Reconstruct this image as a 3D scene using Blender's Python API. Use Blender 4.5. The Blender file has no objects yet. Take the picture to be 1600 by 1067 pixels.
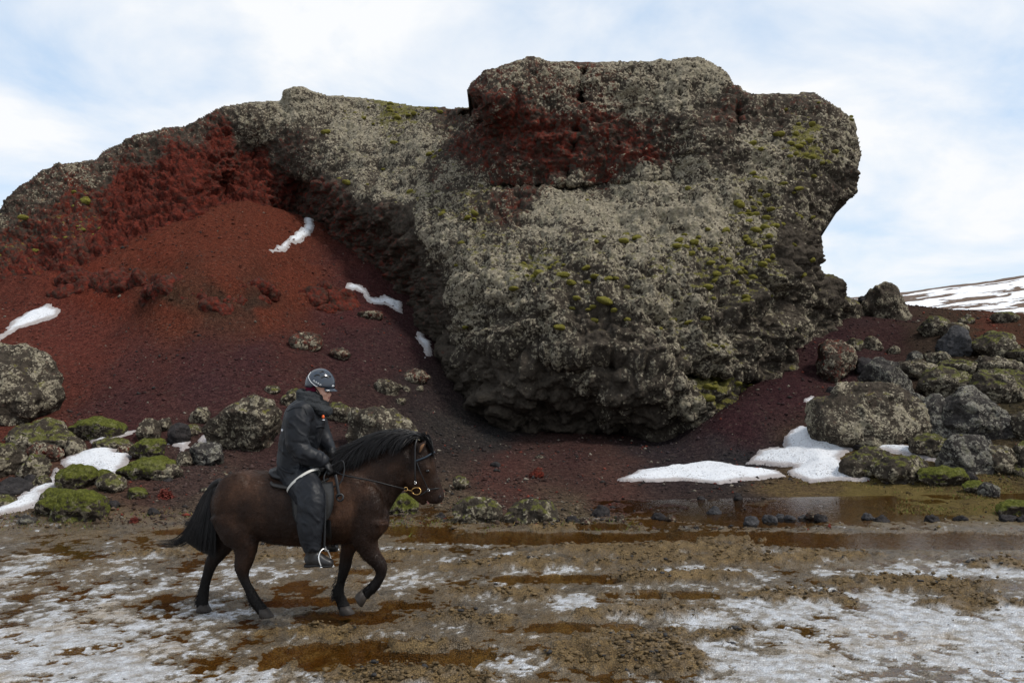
import bpy, bmesh, math, random
import numpy as np
from mathutils import Vector, Matrix

random.seed(7)
RNG = np.random.default_rng(11)
SC = bpy.context.scene
COL = SC.collection

# ------------------------------------------------------------------ camera
CAM_H, FPX, HORIZON = 2.2, 1244.0, 596.0
PITCH = math.atan((HORIZON - 533.5) / FPX)
cam = bpy.data.cameras.new('camera')
cam.sensor_width = 36.0
cam.lens = 36.0 * FPX / 1600.0
cam.clip_start, cam.clip_end = 0.1, 8000
camo = bpy.data.objects.new('camera', cam)
camo.location = (0, 0, CAM_H)
camo.rotation_euler = (math.pi / 2 + PITCH, 0, 0)
COL.objects.link(camo)
SC.camera = camo

# ------------------------------------------------------------------ world: thin bright cloud over a pale blue sky
SUN_EL, SUN_AZ = 54.0, 118.0          # azimuth clockwise from +Y: high, to the right of the camera
world = bpy.data.worlds.new('World')
SC.world = world
world.use_nodes = True
wn, wl = world.node_tree.nodes, world.node_tree.links
wn.clear()
w_out = wn.new('ShaderNodeOutputWorld')
w_bg = wn.new('ShaderNodeBackground'); w_bg.inputs['Strength'].default_value = 0.15
w_sky = wn.new('ShaderNodeTexSky'); w_sky.sky_type = 'NISHITA'; w_sky.sun_disc = False
w_sky.sun_elevation = math.radians(SUN_EL); w_sky.sun_rotation = math.radians(SUN_AZ)
w_sky.air_density = 1.0; w_sky.dust_density = 1.5
w_tc = wn.new('ShaderNodeTexCoord')
w_sep = wn.new('ShaderNodeSeparateXYZ')
wl.new(w_tc.outputs['Generated'], w_sep.inputs[0])
w_add = wn.new('ShaderNodeMath'); w_add.operation = 'ADD'; w_add.inputs[1].default_value = 0.25
wl.new(w_sep.outputs['Z'], w_add.inputs[0])
w_max = wn.new('ShaderNodeMath'); w_max.operation = 'MAXIMUM'; w_max.inputs[1].default_value = 0.08
wl.new(w_add.outputs[0], w_max.inputs[0])
w_div = wn.new('ShaderNodeVectorMath'); w_div.operation = 'DIVIDE'
w_cmb = wn.new('ShaderNodeCombineXYZ')
for i in range(3): wl.new(w_max.outputs[0], w_cmb.inputs[i])
wl.new(w_tc.outputs['Generated'], w_div.inputs[0]); wl.new(w_cmb.outputs[0], w_div.inputs[1])
w_map = wn.new('ShaderNodeMapping'); w_map.inputs['Scale'].default_value = (1.0, 1.0, 0.25); w_map.inputs['Location'].default_value = (3.1, 2.2, 0)
wl.new(w_div.outputs[0], w_map.inputs[0])
w_n1 = wn.new('ShaderNodeTexNoise'); w_n1.inputs['Scale'].default_value = 2.0; w_n1.inputs['Detail'].default_value = 9
w_n1.inputs['Roughness'].default_value = 0.56; w_n1.inputs['Distortion'].default_value = 0.35
wl.new(w_map.outputs[0], w_n1.inputs['Vector'])
w_rmp = wn.new('ShaderNodeValToRGB')
w_rmp.color_ramp.elements[0].position = 0.34; w_rmp.color_ramp.elements[0].color = (0.12, 0.12, 0.12, 1)
w_rmp.color_ramp.elements[1].position = 0.60; w_rmp.color_ramp.elements[1].color = (1, 1, 1, 1)
wl.new(w_n1.outputs['Fac'], w_rmp.inputs[0])
w_mix = wn.new('ShaderNodeMix'); w_mix.data_type = 'RGBA'
wl.new(w_rmp.outputs[0], w_mix.inputs['Factor'])
w_veil = wn.new('ShaderNodeMix'); w_veil.data_type = 'RGBA'; w_veil.inputs['Factor'].default_value = 0.72
wl.new(w_sky.outputs[0], w_veil.inputs[6]); w_veil.inputs[7].default_value = (2.75, 3.6, 4.6, 1)
wl.new(w_veil.outputs[2], w_mix.inputs[6])
w_mix.inputs[7].default_value = (4.66, 4.74, 4.84, 1)
wl.new(w_mix.outputs[2], w_bg.inputs['Color'])
wl.new(w_bg.outputs[0], w_out.inputs['Surface'])

# ------------------------------------------------------------------ sun behind the thin cloud: soft
sl = bpy.data.lights.new('sun', 'SUN')
sl.energy = 2.0; sl.angle = math.radians(12); sl.color = (1.0, 0.95, 0.87)
slo = bpy.data.objects.new('sun', sl)
el, az = math.radians(SUN_EL), math.radians(SUN_AZ)
to_sun = Vector((math.sin(az) * math.cos(el), math.cos(az) * math.cos(el), math.sin(el)))
slo.rotation_euler = (-to_sun).to_track_quat('-Z', 'Y').to_euler()
slo.location = (0, 0, 30)
COL.objects.link(slo)

SC.view_settings.view_transform = 'Standard'
SC.view_settings.look = 'None'
SC.view_settings.exposure = 0.47
SC.view_settings.gamma = 1.0
SC.render.engine = 'CYCLES'
SC.cycles.max_bounces = 5
SC.cycles.diffuse_bounces = 3
SC.cycles.glossy_bounces = 2
SC.cycles.transparent_max_bounces = 8
SC.cycles.caustics_reflective = False
SC.cycles.caustics_refractive = False

# ================================================================== maths helpers
def unproject(px, py, d):
    """world point seen at photo pixel (px, py), at distance d along +Y"""
    px, py, d = np.asarray(px, float), np.asarray(py, float), np.asarray(d, float)
    a, b = (px - 800.0) / FPX, (533.5 - py) / FPX
    c, s = math.cos(PITCH), math.sin(PITCH)
    ry, rz = c - b * s, s + b * c
    k = d / ry
    return np.stack([a * k, d + 0 * a, CAM_H + rz * k], -1)

def _hash(ix, iy, iz, seed):
    h = (ix.astype(np.int64) * 374761393 + iy.astype(np.int64) * 668265263 + iz.astype(np.int64) * 2147483647 + seed * 974711) & 0xFFFFFFFF
    h = ((h ^ (h >> 13)) * 1274126177) & 0xFFFFFFFF
    h = ((h ^ (h >> 16)) * 2246822519) & 0xFFFFFFFF
    return ((h ^ (h >> 15)) & 0xFFFFFF).astype(np.float32) / np.float32(0xFFFFFF)

def vnoise(p, seed=0):
    """smooth value noise in -1..1 on (n,3) points"""
    p = np.asarray(p, np.float32)
    i = np.floor(p); f = p - i; i = i.astype(np.int64)
    w = f * f * f * (f * (f * 6 - 15) + 10)
    out = np.zeros(len(p), np.float32)
    for dx in (0, 1):
        wx = w[:, 0] if dx else 1 - w[:, 0]
        for dy in (0, 1):
            wy = w[:, 1] if dy else 1 - w[:, 1]
            for dz in (0, 1):
                wz = w[:, 2] if dz else 1 - w[:, 2]
                out += wx * wy * wz * _hash(i[:, 0] + dx, i[:, 1] + dy, i[:, 2] + dz, seed)
    return out * 2 - 1

def fbm(p, scale=1.0, octaves=4, seed=0, gain=0.5, ridged=False):
    p = np.asarray(p, np.float32) * np.float32(scale)
    s = np.zeros(len(p), np.float32); a, t = 1.0, 0.0
    for o in range(octaves):
        n = vnoise(p + np.float32(17.3 * o), seed + o)
        if ridged: n = 1 - 2 * np.abs(n)
        s += a * n; t += a; a *= gain; p = p * np.float32(2.03)
    return s / t

def worley(p, seed=0):
    """distance to the nearest and second nearest feature point, and the id of the cell"""
    p = np.asarray(p, np.float32)
    i = np.floor(p).astype(np.int64)
    f1 = np.full(len(p), 9.0, np.float32); f2 = f1.copy(); cid = np.zeros(len(p), np.float32)
    for dx in (-1, 0, 1):
        for dy in (-1, 0, 1):
            for dz in (-1, 0, 1):
                c = i + np.array([dx, dy, dz])
                q = np.stack([_hash(c[:, 0], c[:, 1], c[:, 2], seed + k) for k in (1, 2, 3)], -1) + c
                d = np.sqrt(((q - p) ** 2).sum(1)).astype(np.float32)
                near = d < f1
                f2 = np.where(near, f1, np.minimum(f2, d))
                cid = np.where(near, _hash(c[:, 0], c[:, 1], c[:, 2], seed + 9), cid)
                f1 = np.where(near, d, f1)
    return f1, f2, cid

def sstep(a, b, x):
    t = np.clip((x - a) / (b - a), 0, 1)
    return t * t * (3 - 2 * t)

def worley2(p, seed=0):
    """the same in the plane: (n,2) points"""
    p = np.asarray(p, np.float32)
    i = np.floor(p).astype(np.int64); z0 = np.zeros(len(p), np.int64)
    f1 = np.full(len(p), 9.0, np.float32); f2 = f1.copy(); cid = np.zeros(len(p), np.float32)
    for dx in (-1, 0, 1):
        for dy in (-1, 0, 1):
            cx, cy = i[:, 0] + dx, i[:, 1] + dy
            d = np.hypot(_hash(cx, cy, z0, seed + 1) + cx - p[:, 0], _hash(cx, cy, z0, seed + 2) + cy - p[:, 1]).astype(np.float32)
            near = d < f1
            f2 = np.where(near, f1, np.minimum(f2, d))
            cid = np.where(near, _hash(cx, cy, z0, seed + 9), cid)
            f1 = np.where(near, d, f1)
    return f1, f2, cid

class RBF:
    def __init__(self, pts, vals, c=1.0, reg=1e-4):
        self.p = np.asarray(pts, float); self.c = c
        v = np.asarray(vals, float)
        n = len(self.p)
        A = self._k(self.p) + np.eye(n) * reg
        P = np.hstack([np.ones((n, 1)), self.p])
        m = P.shape[1]
        M = np.block([[A, P], [P.T, np.zeros((m, m))]])
        self.w = np.linalg.solve(M, np.concatenate([v, np.zeros(m)]))
    def _k(self, q):
        d2 = ((q[:, None, :] - self.p[None]) ** 2).sum(-1)
        return np.sqrt(d2 + self.c ** 2)
    def __call__(self, q):
        q = np.asarray(q, float); out = np.empty(len(q))
        for s in range(0, len(q), 40000):
            b = q[s:s + 40000]
            out[s:s + 40000] = self._k(b) @ self.w[:len(self.p)] + self.w[len(self.p)] + b @ self.w[len(self.p) + 1:]
        return out

def shepard(pts, vals, q, power=3.0):
    pts, vals, q = np.asarray(pts, float), np.asarray(vals, float), np.asarray(q, float)
    out = np.empty((len(q), vals.shape[1]))
    for s in range(0, len(q), 40000):
        b = q[s:s + 40000]
        d2 = ((b[:, None, :] - pts[None]) ** 2).sum(-1) + 25.0
        w = d2 ** (-power / 2)
        out[s:s + 40000] = (w @ vals) / w.sum(1, keepdims=True)
    return out

def in_poly(x, y, poly):
    x, y = np.asarray(x, float), np.asarray(y, float)
    r = np.zeros(x.shape, bool)
    n = len(poly)
    for k in range(n):
        x0, y0 = poly[k]; x1, y1 = poly[(k + 1) % n]
        if y0 == y1: continue
        hit = ((y0 > y) != (y1 > y)) & (x < (x1 - x0) * (y - y0) / (y1 - y0) + x0)
        r ^= hit
    return r

def dist_poly(x, y, poly):
    x, y = np.asarray(x, float), np.asarray(y, float)
    d = np.full(x.shape, 1e9)
    n = len(poly)
    for k in range(n):
        ax, ay = poly[k]; bx, by = poly[(k + 1) % n]
        vx, vy = bx - ax, by - ay
        t = np.clip(((x - ax) * vx + (y - ay) * vy) / (vx * vx + vy * vy + 1e-9), 0, 1)
        d = np.minimum(d, np.hypot(x - ax - t * vx, y - ay - t * vy))
    return d

# ================================================================== mesh helpers
def new_mesh(name, V, F, smooth=True):
    """V (n,3); F (m,4) or (m,3) int array, or a list of such arrays"""
    me = bpy.data.meshes.new(name)
    V = np.ascontiguousarray(V, np.float32)
    Fs = F if isinstance(F, list) else [F]
    Fs = [np.asarray(f, np.int32) for f in Fs if len(f)]
    me.vertices.add(len(V)); me.vertices.foreach_set('co', V.ravel())
    tot = sum(f.size for f in Fs)
    me.loops.add(tot); me.loops.foreach_set('vertex_index', np.concatenate([f.ravel() for f in Fs]))
    cnt = np.concatenate([np.full(len(f), f.shape[1], np.int32) for f in Fs])
    st = np.concatenate([[0], np.cumsum(cnt)[:-1]]).astype(np.int32)
    me.polygons.add(len(cnt)); me.polygons.foreach_set('loop_start', st)
    try: me.polygons.foreach_set('loop_total', cnt)
    except Exception: pass
    if smooth: me.polygons.foreach_set('use_smooth', np.ones(len(cnt), bool))
    me.update(calc_edges=True)
    me.validate()
    return me

def add_attr(me, name, arr):
    arr = np.asarray(arr, np.float32)
    if arr.ndim == 1:
        a = me.attributes.new(name, 'FLOAT', 'POINT'); a.data.foreach_set('value', arr)
    else:
        a = me.attributes.new(name, 'FLOAT_COLOR', 'POINT')
        if arr.shape[1] == 3: arr = np.hstack([arr, np.ones((len(arr), 1), np.float32)])
        a.data.foreach_set('color', np.ascontiguousarray(arr).ravel())

def link(name, me, mat=None, parent=None):
    o = bpy.data.objects.new(name, me); COL.objects.link(o)
    if mat is not None and me is not None and not me.materials: me.materials.append(mat)
    if parent is not None: o.parent = parent
    return o

def tag(o, label=None, cat=None, group=None, kind=None):
    if label: o['label'] = label
    if cat: o['category'] = cat
    if group: o['group'] = group
    if kind: o['kind'] = kind
    return o

def empty(name, loc=(0, 0, 0), rz=0.0):
    o = bpy.data.objects.new(name, None); COL.objects.link(o)
    o.location = loc; o.rotation_euler = (0, 0, rz); o.empty_display_size = 0.2
    return o

def grid_faces(nr, nc, mask=None):
    i = np.arange(nr * nc).reshape(nr, nc)
    F = np.stack([i[:-1, :-1], i[:-1, 1:], i[1:, 1:], i[1:, :-1]], -1)
    return F[mask] if mask is not None else F.reshape(-1, 4)

# ================================================================== material helper
class NT:
    def __init__(self, name):
        self.m = bpy.data.materials.new(name); self.m.use_nodes = True
        self.n, self.l = self.m.node_tree.nodes, self.m.node_tree.links
        self.n.clear()
        self.out = self.n.new('ShaderNodeOutputMaterial')
        self.b = self.n.new('ShaderNodeBsdfPrincipled')
        self.l.new(self.b.outputs[0], self.out.inputs['Surface'])
        self.geo = None
    def put(self, sock, v):
        if isinstance(v, bpy.types.NodeSocket): self.l.new(v, sock)
        elif isinstance(v, (tuple, list)): sock.default_value = (*v, 1) if len(v) == 3 and len(sock.default_value) == 4 else v
        else: sock.default_value = v
    def set(self, **k):
        for a, v in k.items(): self.put(self.b.inputs[a.replace('_', ' ')], v)
    def pos(self, space='Object'):
        t = self.n.new('ShaderNodeTexCoord'); return t.outputs[space]
    def normal_z(self):
        g = self.n.new('ShaderNodeNewGeometry'); s = self.n.new('ShaderNodeSeparateXYZ')
        self.l.new(g.outputs['Normal'], s.inputs[0]); return s.outputs['Z']
    def attr(self, name, out='Fac', typ='GEOMETRY'):
        a = self.n.new('ShaderNodeAttribute'); a.attribute_name = name; a.attribute_type = typ; return a.outputs[out]
    def scaled(self, vec, s):
        m = self.n.new('ShaderNodeMapping'); m.inputs['Scale'].default_value = s; self.l.new(vec, m.inputs[0]); return m.outputs[0]
    def noise(self, vec, scale, detail=4, rough=0.55, dist=0.0, out='Fac'):
        t = self.n.new('ShaderNodeTexNoise'); t.inputs['Scale'].default_value = scale; t.inputs['Detail'].default_value = detail
        t.inputs['Roughness'].default_value = rough; t.inputs['Distortion'].default_value = dist
        self.l.new(vec, t.inputs['Vector']); return t.outputs[out]
    def voronoi(self, vec, scale, out='Distance', feature='F1', rand=1.0):
        t = self.n.new('ShaderNodeTexVoronoi'); t.feature = feature; t.inputs['Scale'].default_value = scale
        t.inputs['Randomness'].default_value = rand
        self.l.new(vec, t.inputs['Vector']); return t.outputs[out]
    def math(self, op, a, b=0.0, c=None, clamp=False):
        m = self.n.new('ShaderNodeMath'); m.operation = op; m.use_clamp = clamp
        self.put(m.inputs[0], a); self.put(m.inputs[1], b)
        if c is not None: self.put(m.inputs[2], c)
        return m.outputs[0]
    def ramp(self, v, lo, hi, a=0.0, b=1.0):
        r = self.n.new('ShaderNodeMapRange'); r.interpolation_type = 'SMOOTHSTEP'
        self.put(r.inputs['Value'], v); self.put(r.inputs['From Min'], lo); self.put(r.inputs['From Max'], hi)
        r.inputs['To Min'].default_value = a; r.inputs['To Max'].default_value = b
        return r.outputs['Result']
    def mix(self, f, a, b):
        m = self.n.new('ShaderNodeMix'); m.data_type = 'RGBA'
        self.put(m.inputs['Factor'], f); self.put(m.inputs[6], a); self.put(m.inputs[7], b); return m.outputs[2]
    def bump(self, h, strength=0.5, dist=0.02, prev=None):
        b = self.n.new('ShaderNodeBump'); b.inputs['Strength'].default_value = strength; b.inputs['Distance'].default_value = dist
        self.put(b.inputs['Height'], h)
        if prev is not None: self.l.new(prev, b.inputs['Normal'])
        return b.outputs[0]

def simple_mat(name, col, rough=0.6, var=0.25, scale=40, metallic=0.0, bump=0.15, dist=0.004, spec=0.5):
    t = NT(name); p = t.pos()
    n = t.noise(p, scale, 4)
    c0 = tuple(max(0, c * (1 - var)) for c in col); c1 = tuple(min(1, c * (1 + var)) for c in col)
    t.set(Base_Color=t.mix(n, c0, c1), Roughness=rough, Metallic=metallic, Normal=t.bump(n, bump, dist))
    t.b.inputs['Specular IOR Level'].default_value = spec
    return t.m
# ================================================================== terrain height
def ground_d(py):                      # distance of flat ground seen at photo row py
    return CAM_H * FPX / (np.asarray(py, float) - HORIZON)

TP = [  # (px, py, distance) read off the photograph, slope by slope
 (-150,690,18.5),(-150,640,20.5),(-150,560,24),(-150,500,27),(-150,450,31),
 (0,700,18),(0,650,20),(0,590,22.5),(0,540,24.8),(0,500,27),(0,470,30),
 (100,700,18),(100,640,20.5),(100,560,24),(100,500,27),(100,472,28.2),(100,430,31.5),
 (200,690,18.4),(200,620,21),(200,560,23.3),(200,500,26.2),(200,470,27.2),(200,425,29.2),(200,380,33.4),
 (300,690,18.5),(300,620,20.5),(300,560,22.5),(300,505,25),(300,432,26.4),(300,380,30.5),(300,340,34.8),
 (400,500,25.8),(400,440,27.6),(400,380,31.8),(400,320,37.6),
 (450,690,19),(450,620,21.5),(450,560,24),(450,480,28),(450,400,33),(450,340,37.6),
 (560,690,20),(560,620,23),(560,560,25.5),(560,500,28.5),(560,440,32.4),
 (650,690,21.5),(650,620,24.5),(650,560,27),(650,510,29.8),
 (760,690,23.2),(760,650,25.3),
 (200,750,15),(320,750,15.3),(320,800,13.2),(60,750,15),(60,800,12.9),(-150,750,15),(-150,800,13),
 (450,750,16.3),(600,750,16.8),(700,790,14.3),(850,750,17.2),(850,715,20),(950,692,23.3),(950,720,20),
 (1050,690,23.3),(1050,735,18.6),(1150,740,18.2),(1150,690,21.2),(1150,650,22.2),(1230,600,24.0),(1190,625,23.0),(1210,660,21.6),
 (1290,545,27.2),(1315,510,30.5),(1335,485,35.5),(1345,472,37.5),(1420,500,33.5),(1400,540,28.5),
 (1300,752,17.5),(1300,700,19.8),(1330,640,22),(1300,600,24.8),(1360,555,27),(1390,690,19.6),
 (1420,640,21.8),(1480,690,19.4),(1480,640,21.6),(1480,565,25.6),(1460,525,28.4),(1530,740,17.3),(1530,690,19.2),(1540,630,21.8),
 (1560,565,25.2),(1560,512,31.5),(1600,690,19),(1600,620,22),(1600,560,25.2),(1600,508,31.5),(1600,760,16.5),
 (1800,760,16.5),(1800,690,19),(1800,620,22),(1800,560,25),(1800,500,31),
]
tp = np.array([unproject(*t) for t in TP])
TA = [(x, y, 0.0) for x in (-14, -9, -5, -2, 1, 4, 8, 12, 16) for y in (3, 6, 9, 11.5)]
TA += [(1, 14, 0), (3, 13.5, -.02), (5, 13.5, -.02), (6.5, 14.2, -.02), (8, 14.3, 0), (11, 14, 0), (4.5, 15.3, 0), (2, 17, .05),
       (1, 28, 1.6), (4, 28, 1.5), (2, 36, 4.5), (7, 36, 5.4), (-2, 36, 7.5), (-8, 46, 10), (-18, 46, 9), (2, 50, 6), (12, 44, 6.2), (20, 46, 6.4), (28, 46, 6),
       (-20, 38, 8), (-28, 34, 7), (24, 36, 5), (-8, 64, 8), (14, 64, 4.5), (34, 64, 3.0), (-34, 60, 6)]
P_ALL = np.vstack([tp, np.array(TA)])
T_RBF = RBF(P_ALL[:, :2], P_ALL[:, 2], c=1.2, reg=0.02)

def terrain_smooth(x, y):
    z = T_RBF(np.stack([x, y], -1))
    flat = sstep(11.0, 13.2, y)
    return z * flat

def gblob(x, y, lst):
    s = np.zeros(len(x))
    for px, py, rx, ry, a in lst:
        d = float(ground_d(py)); cx = (px - 800) / FPX * d
        sx = rx / FPX * d; sy = max(0.08, (float(ground_d(py - ry)) - float(ground_d(py + ry))) / 2)
        q = ((x - cx) / sx) ** 2 + ((y - d) / sy) ** 2
        s = np.maximum(s, a * np.exp(-0.5 * q * 1.3))
    return s

ICE = [(60,1010,240,70,1.0),(250,960,130,30,.75),(150,930,150,22,.6),(20,900,60,22,.8),(340,1050,170,22,.8),(560,1060,120,18,.7),(330,900,90,22,.55),
       (1450,985,300,62,1.05),(1250,1040,250,40,.9),(1490,888,150,14,.95),(1330,930,120,14,.8),(1560,1040,140,60,1.0),(1130,965,150,20,.75),
       (840,890,70,10,.6),(905,935,130,14,.6),(780,1030,120,22,.7),(200,865,90,8,.5),(60,868,70,9,.7),(680,905,110,12,.6),(1120,890,80,9,.5),(700,850,60,5,.55)]
PUD = [(600,1018,170,22,1.0),(830,838,190,9,1.0),(1150,836,170,9,1.0),(1430,842,260,11,1.1),(1180,810,90,10,.95),(1260,794,95,9,1.0),(1120,788,50,8,.9),
       (480,935,130,9,.7),(560,960,90,12,.8),(900,900,190,9,.7),(650,940,90,10,.6),(900,975,130,10,.65),(290,828,60,5,.9),(640,826,70,7,.9),
       (1040,925,110,8,.6),(120,860,80,6,.6),(1380,806,140,6,.7),(930,820,60,6,.8),(560,890,60,7,.5)]
MUD = [(970,1018,95,26,1.2),(1430,912,110,11,1.15),(1500,938,70,9,1.0),(740,965,70,9,.9),(1000,857,190,9,1.0),(860,880,120,9,.9),(1130,872,140,7,.9),
       (620,1056,120,14,1.1),(1150,985,60,9,.6),(640,865,60,6,.9),(330,853,60,6,.9),(250,862,60,5,.8),(1590,880,70,12,1.0),(1250,930,80,9,.8),(1060,900,110,8,.8),
       (800,925,120,9,.8),(500,985,90,9,.7),(700,1005,80,9,.7),(80,880,60,7,.6),(1120,840,50,4,.8),(870,823,35,5,1.1),(1300,865,120,6,.8),(440,870,60,6,.7),(1000,955,80,8,.8)]

def ground_fields(x, y, detail=True):
    """height and the cover masks of the wet flat in front of the crag"""
    p2 = np.stack([x, y, 0 * x], -1)
    near = 1 - sstep(13.0, 15.8, y)
    warp = fbm(p2, 1.3, 3, 31); w2 = fbm(p2 * np.array([1, .75, 1]), 4.2, 3, 41); w3 = fbm(p2, 13.0, 2, 45); w4 = fbm(p2, 34.0, 2, 47)
    icef = gblob(x, y, ICE) * .82 + .30 * warp + .50 * w2 + .34 * w3 + .2 * w4
    slush = sstep(.16, .46, icef) * near
    ice = sstep(.42, .50, gblob(x, y, ICE) * .82 + .30 * warp + .62 * w2 + .46 * w3 + .26 * w4 - .05) * near
    pud = sstep(.42, .62, gblob(x, y, PUD) + .25 * warp + .34 * w2 + .22 * w3)
    mud = sstep(.36, .66, gblob(x, y, MUD) + .28 * warp - .42 * w2 + .25 * w3 + .1 * w4) * near
    ice = ice * (1 - .92 * mud) * (1 - .96 * sstep(.1, .5, pud))
    pud = pud * (1 - mud)
    f1, f2, cid = worley2(p2[:, :2] * 8.0 + .3 * w2[:, None], 5)
    g1, g2, gid = worley2(p2[:, :2] * 21.0, 6)
    lumps = np.sqrt(np.clip(1 - f1 ** 2 * 1.6, 0, 1)) * (.25 + .75 * cid); fine = np.sqrt(np.clip(1 - g1 ** 2 * 1.5, 0, 1)) * (.2 + .8 * gid)
    h = .001 + .022 * warp + .028 * w2 + .016 * w3 + .007 * w4
    rough = near * (1 - ice) * (1 - pud)
    h = h + rough * (.014 * lumps + .010 * fine)
    h = h + mud * (.022 + .020 * lumps + .016 * fine + .03 * w2)
    h = h - pud * .060 + pud * .016 * w3
    hi = .012 + .010 * warp + .008 * w2 + .008 * w3 + .004 * w4
    h = h * (1 - ice) + hi * ice
    return h, ice, pud, mud, np.stack([lumps * .5 + fine * .5, slush * (1 - mud)]), warp, w2

def terrain_full(x, y):
    x, y = np.asarray(x, float), np.asarray(y, float)
    z = terrain_smooth(x, y)
    h, ice, pud, mud, lump, warp, w2 = ground_fields(x, y)
    far = sstep(12.5, 15.5, y)
    p3 = np.stack([x, y, z], -1)
    bank = .10 * fbm(p3, .5, 3, 61) + .05 * fbm(p3, 1.7, 4, 62)
    f1, f2, cid = worley2(p3[:, :2] * 5.0, 63)
    stones = np.clip(.5 - f1, 0, 1) * cid
    dz = h * (1 - sstep(14.5, 18.0, y)) + far * (bank * .8 + .02 * stones + .018 * fbm(p3, 8, 3, 65))
    # broken ledges and erosion bands across the red slope: relief of the slope itself
    up = sstep(22.5, 25.0, y) * (1 - sstep(-7.0, -3.0, x))
    if up.max() > 0:
        k = up > 0; q = p3[k]; px, py = project(q)
        led = np.zeros(k.sum())
        for cx, cy, rx, ry, am in ((365, 468, 52, 26, 1.0), (275, 466, 60, 24, .95), (165, 452, 75, 22, .8), (30, 455, 70, 24, .8), (470, 470, 40, 18, .5), (230, 400, 90, 14, .4), (420, 415, 40, 14, .4)):
            led = np.maximum(led, am * np.exp(-((px - cx) / rx) ** 4 - ((py - cy) / ry) ** 2))
        a1, a2, ai = worley(q * 1.7, 81); rg = fbm(q, .9, 4, 83, ridged=True)
        lum = np.sqrt(np.clip(1 - a1 * a1 * 1.3, 0, 1)) * (.4 + .6 * ai)
        band = fbm(q * np.array([.25, .25, 1.6]), 1.0, 3, 85)
        add = led * (.15 + .35 * rg + .35 * (lum - .3)) + .10 * band + .16 * sstep(27, 31, y[k]) * (fbm(q, 1.1, 4, 87, ridged=True) + (lum - .4))
        dz[k] += up[k] * add
    return z + dz, (ice, pud, mud, lump, warp, w2, stones)

def ray_hit(px, py, d0=10.0, d1=60.0):
    """where the line of sight through a photo pixel meets the (smooth) terrain"""
    ds = np.linspace(d0, d1, 500)
    P = unproject(np.full(500, px), np.full(500, py), ds)
    z = terrain_smooth(P[:, 0], P[:, 1])
    k = np.nonzero(P[:, 2] <= z)[0]
    return float(ds[k[0]]) if len(k) else d1

# ------------------------------------------------------------------ soil colours along the slope (photo px, py -> linear colour, grass)
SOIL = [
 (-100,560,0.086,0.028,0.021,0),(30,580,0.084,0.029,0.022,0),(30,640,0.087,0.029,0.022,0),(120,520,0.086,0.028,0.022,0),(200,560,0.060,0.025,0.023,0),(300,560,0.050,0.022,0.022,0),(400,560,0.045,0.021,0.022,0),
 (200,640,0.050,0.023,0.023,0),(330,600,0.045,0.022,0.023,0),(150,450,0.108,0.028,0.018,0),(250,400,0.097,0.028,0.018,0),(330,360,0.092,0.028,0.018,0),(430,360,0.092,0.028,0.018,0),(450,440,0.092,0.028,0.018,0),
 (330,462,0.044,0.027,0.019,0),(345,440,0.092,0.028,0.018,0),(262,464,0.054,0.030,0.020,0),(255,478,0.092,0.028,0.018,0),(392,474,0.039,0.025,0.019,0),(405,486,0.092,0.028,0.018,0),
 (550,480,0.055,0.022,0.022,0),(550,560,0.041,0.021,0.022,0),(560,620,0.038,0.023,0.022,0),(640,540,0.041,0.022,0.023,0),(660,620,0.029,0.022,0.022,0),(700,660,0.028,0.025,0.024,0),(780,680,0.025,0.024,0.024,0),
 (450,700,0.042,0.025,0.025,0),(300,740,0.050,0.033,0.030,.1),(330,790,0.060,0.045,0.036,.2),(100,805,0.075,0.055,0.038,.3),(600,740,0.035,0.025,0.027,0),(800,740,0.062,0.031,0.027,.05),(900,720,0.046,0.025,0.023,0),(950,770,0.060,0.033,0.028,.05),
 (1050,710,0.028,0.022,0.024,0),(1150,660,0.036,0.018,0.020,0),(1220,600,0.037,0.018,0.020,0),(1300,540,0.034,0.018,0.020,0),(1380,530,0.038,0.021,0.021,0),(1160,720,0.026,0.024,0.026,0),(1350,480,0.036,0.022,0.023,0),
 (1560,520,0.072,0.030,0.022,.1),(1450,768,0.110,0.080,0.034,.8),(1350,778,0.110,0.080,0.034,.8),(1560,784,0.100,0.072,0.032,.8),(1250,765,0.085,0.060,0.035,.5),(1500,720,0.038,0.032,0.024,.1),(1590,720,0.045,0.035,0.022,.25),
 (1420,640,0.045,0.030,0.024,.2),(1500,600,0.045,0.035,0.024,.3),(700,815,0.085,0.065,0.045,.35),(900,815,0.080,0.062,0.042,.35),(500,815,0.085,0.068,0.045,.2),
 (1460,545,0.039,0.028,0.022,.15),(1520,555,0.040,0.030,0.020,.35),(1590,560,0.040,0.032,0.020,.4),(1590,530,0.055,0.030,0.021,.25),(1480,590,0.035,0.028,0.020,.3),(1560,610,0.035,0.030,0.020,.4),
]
def project(P):
    c, s = math.cos(PITCH), math.sin(PITCH)
    X, Y, Z = P[:, 0], P[:, 1], P[:, 2] - CAM_H
    dep = np.maximum(Y * c + Z * s, .5); up = -Y * s + Z * c
    return 800 + FPX * X / dep, 533.5 - FPX * up / dep

def soil_at(P):
    px, py = project(P)
    S = np.array(SOIL)
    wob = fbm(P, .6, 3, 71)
    return shepard(S[:, :2], S[:, 2:], np.stack([px + 40 * wob, py + 20 * wob], -1), 3.2)

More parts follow.
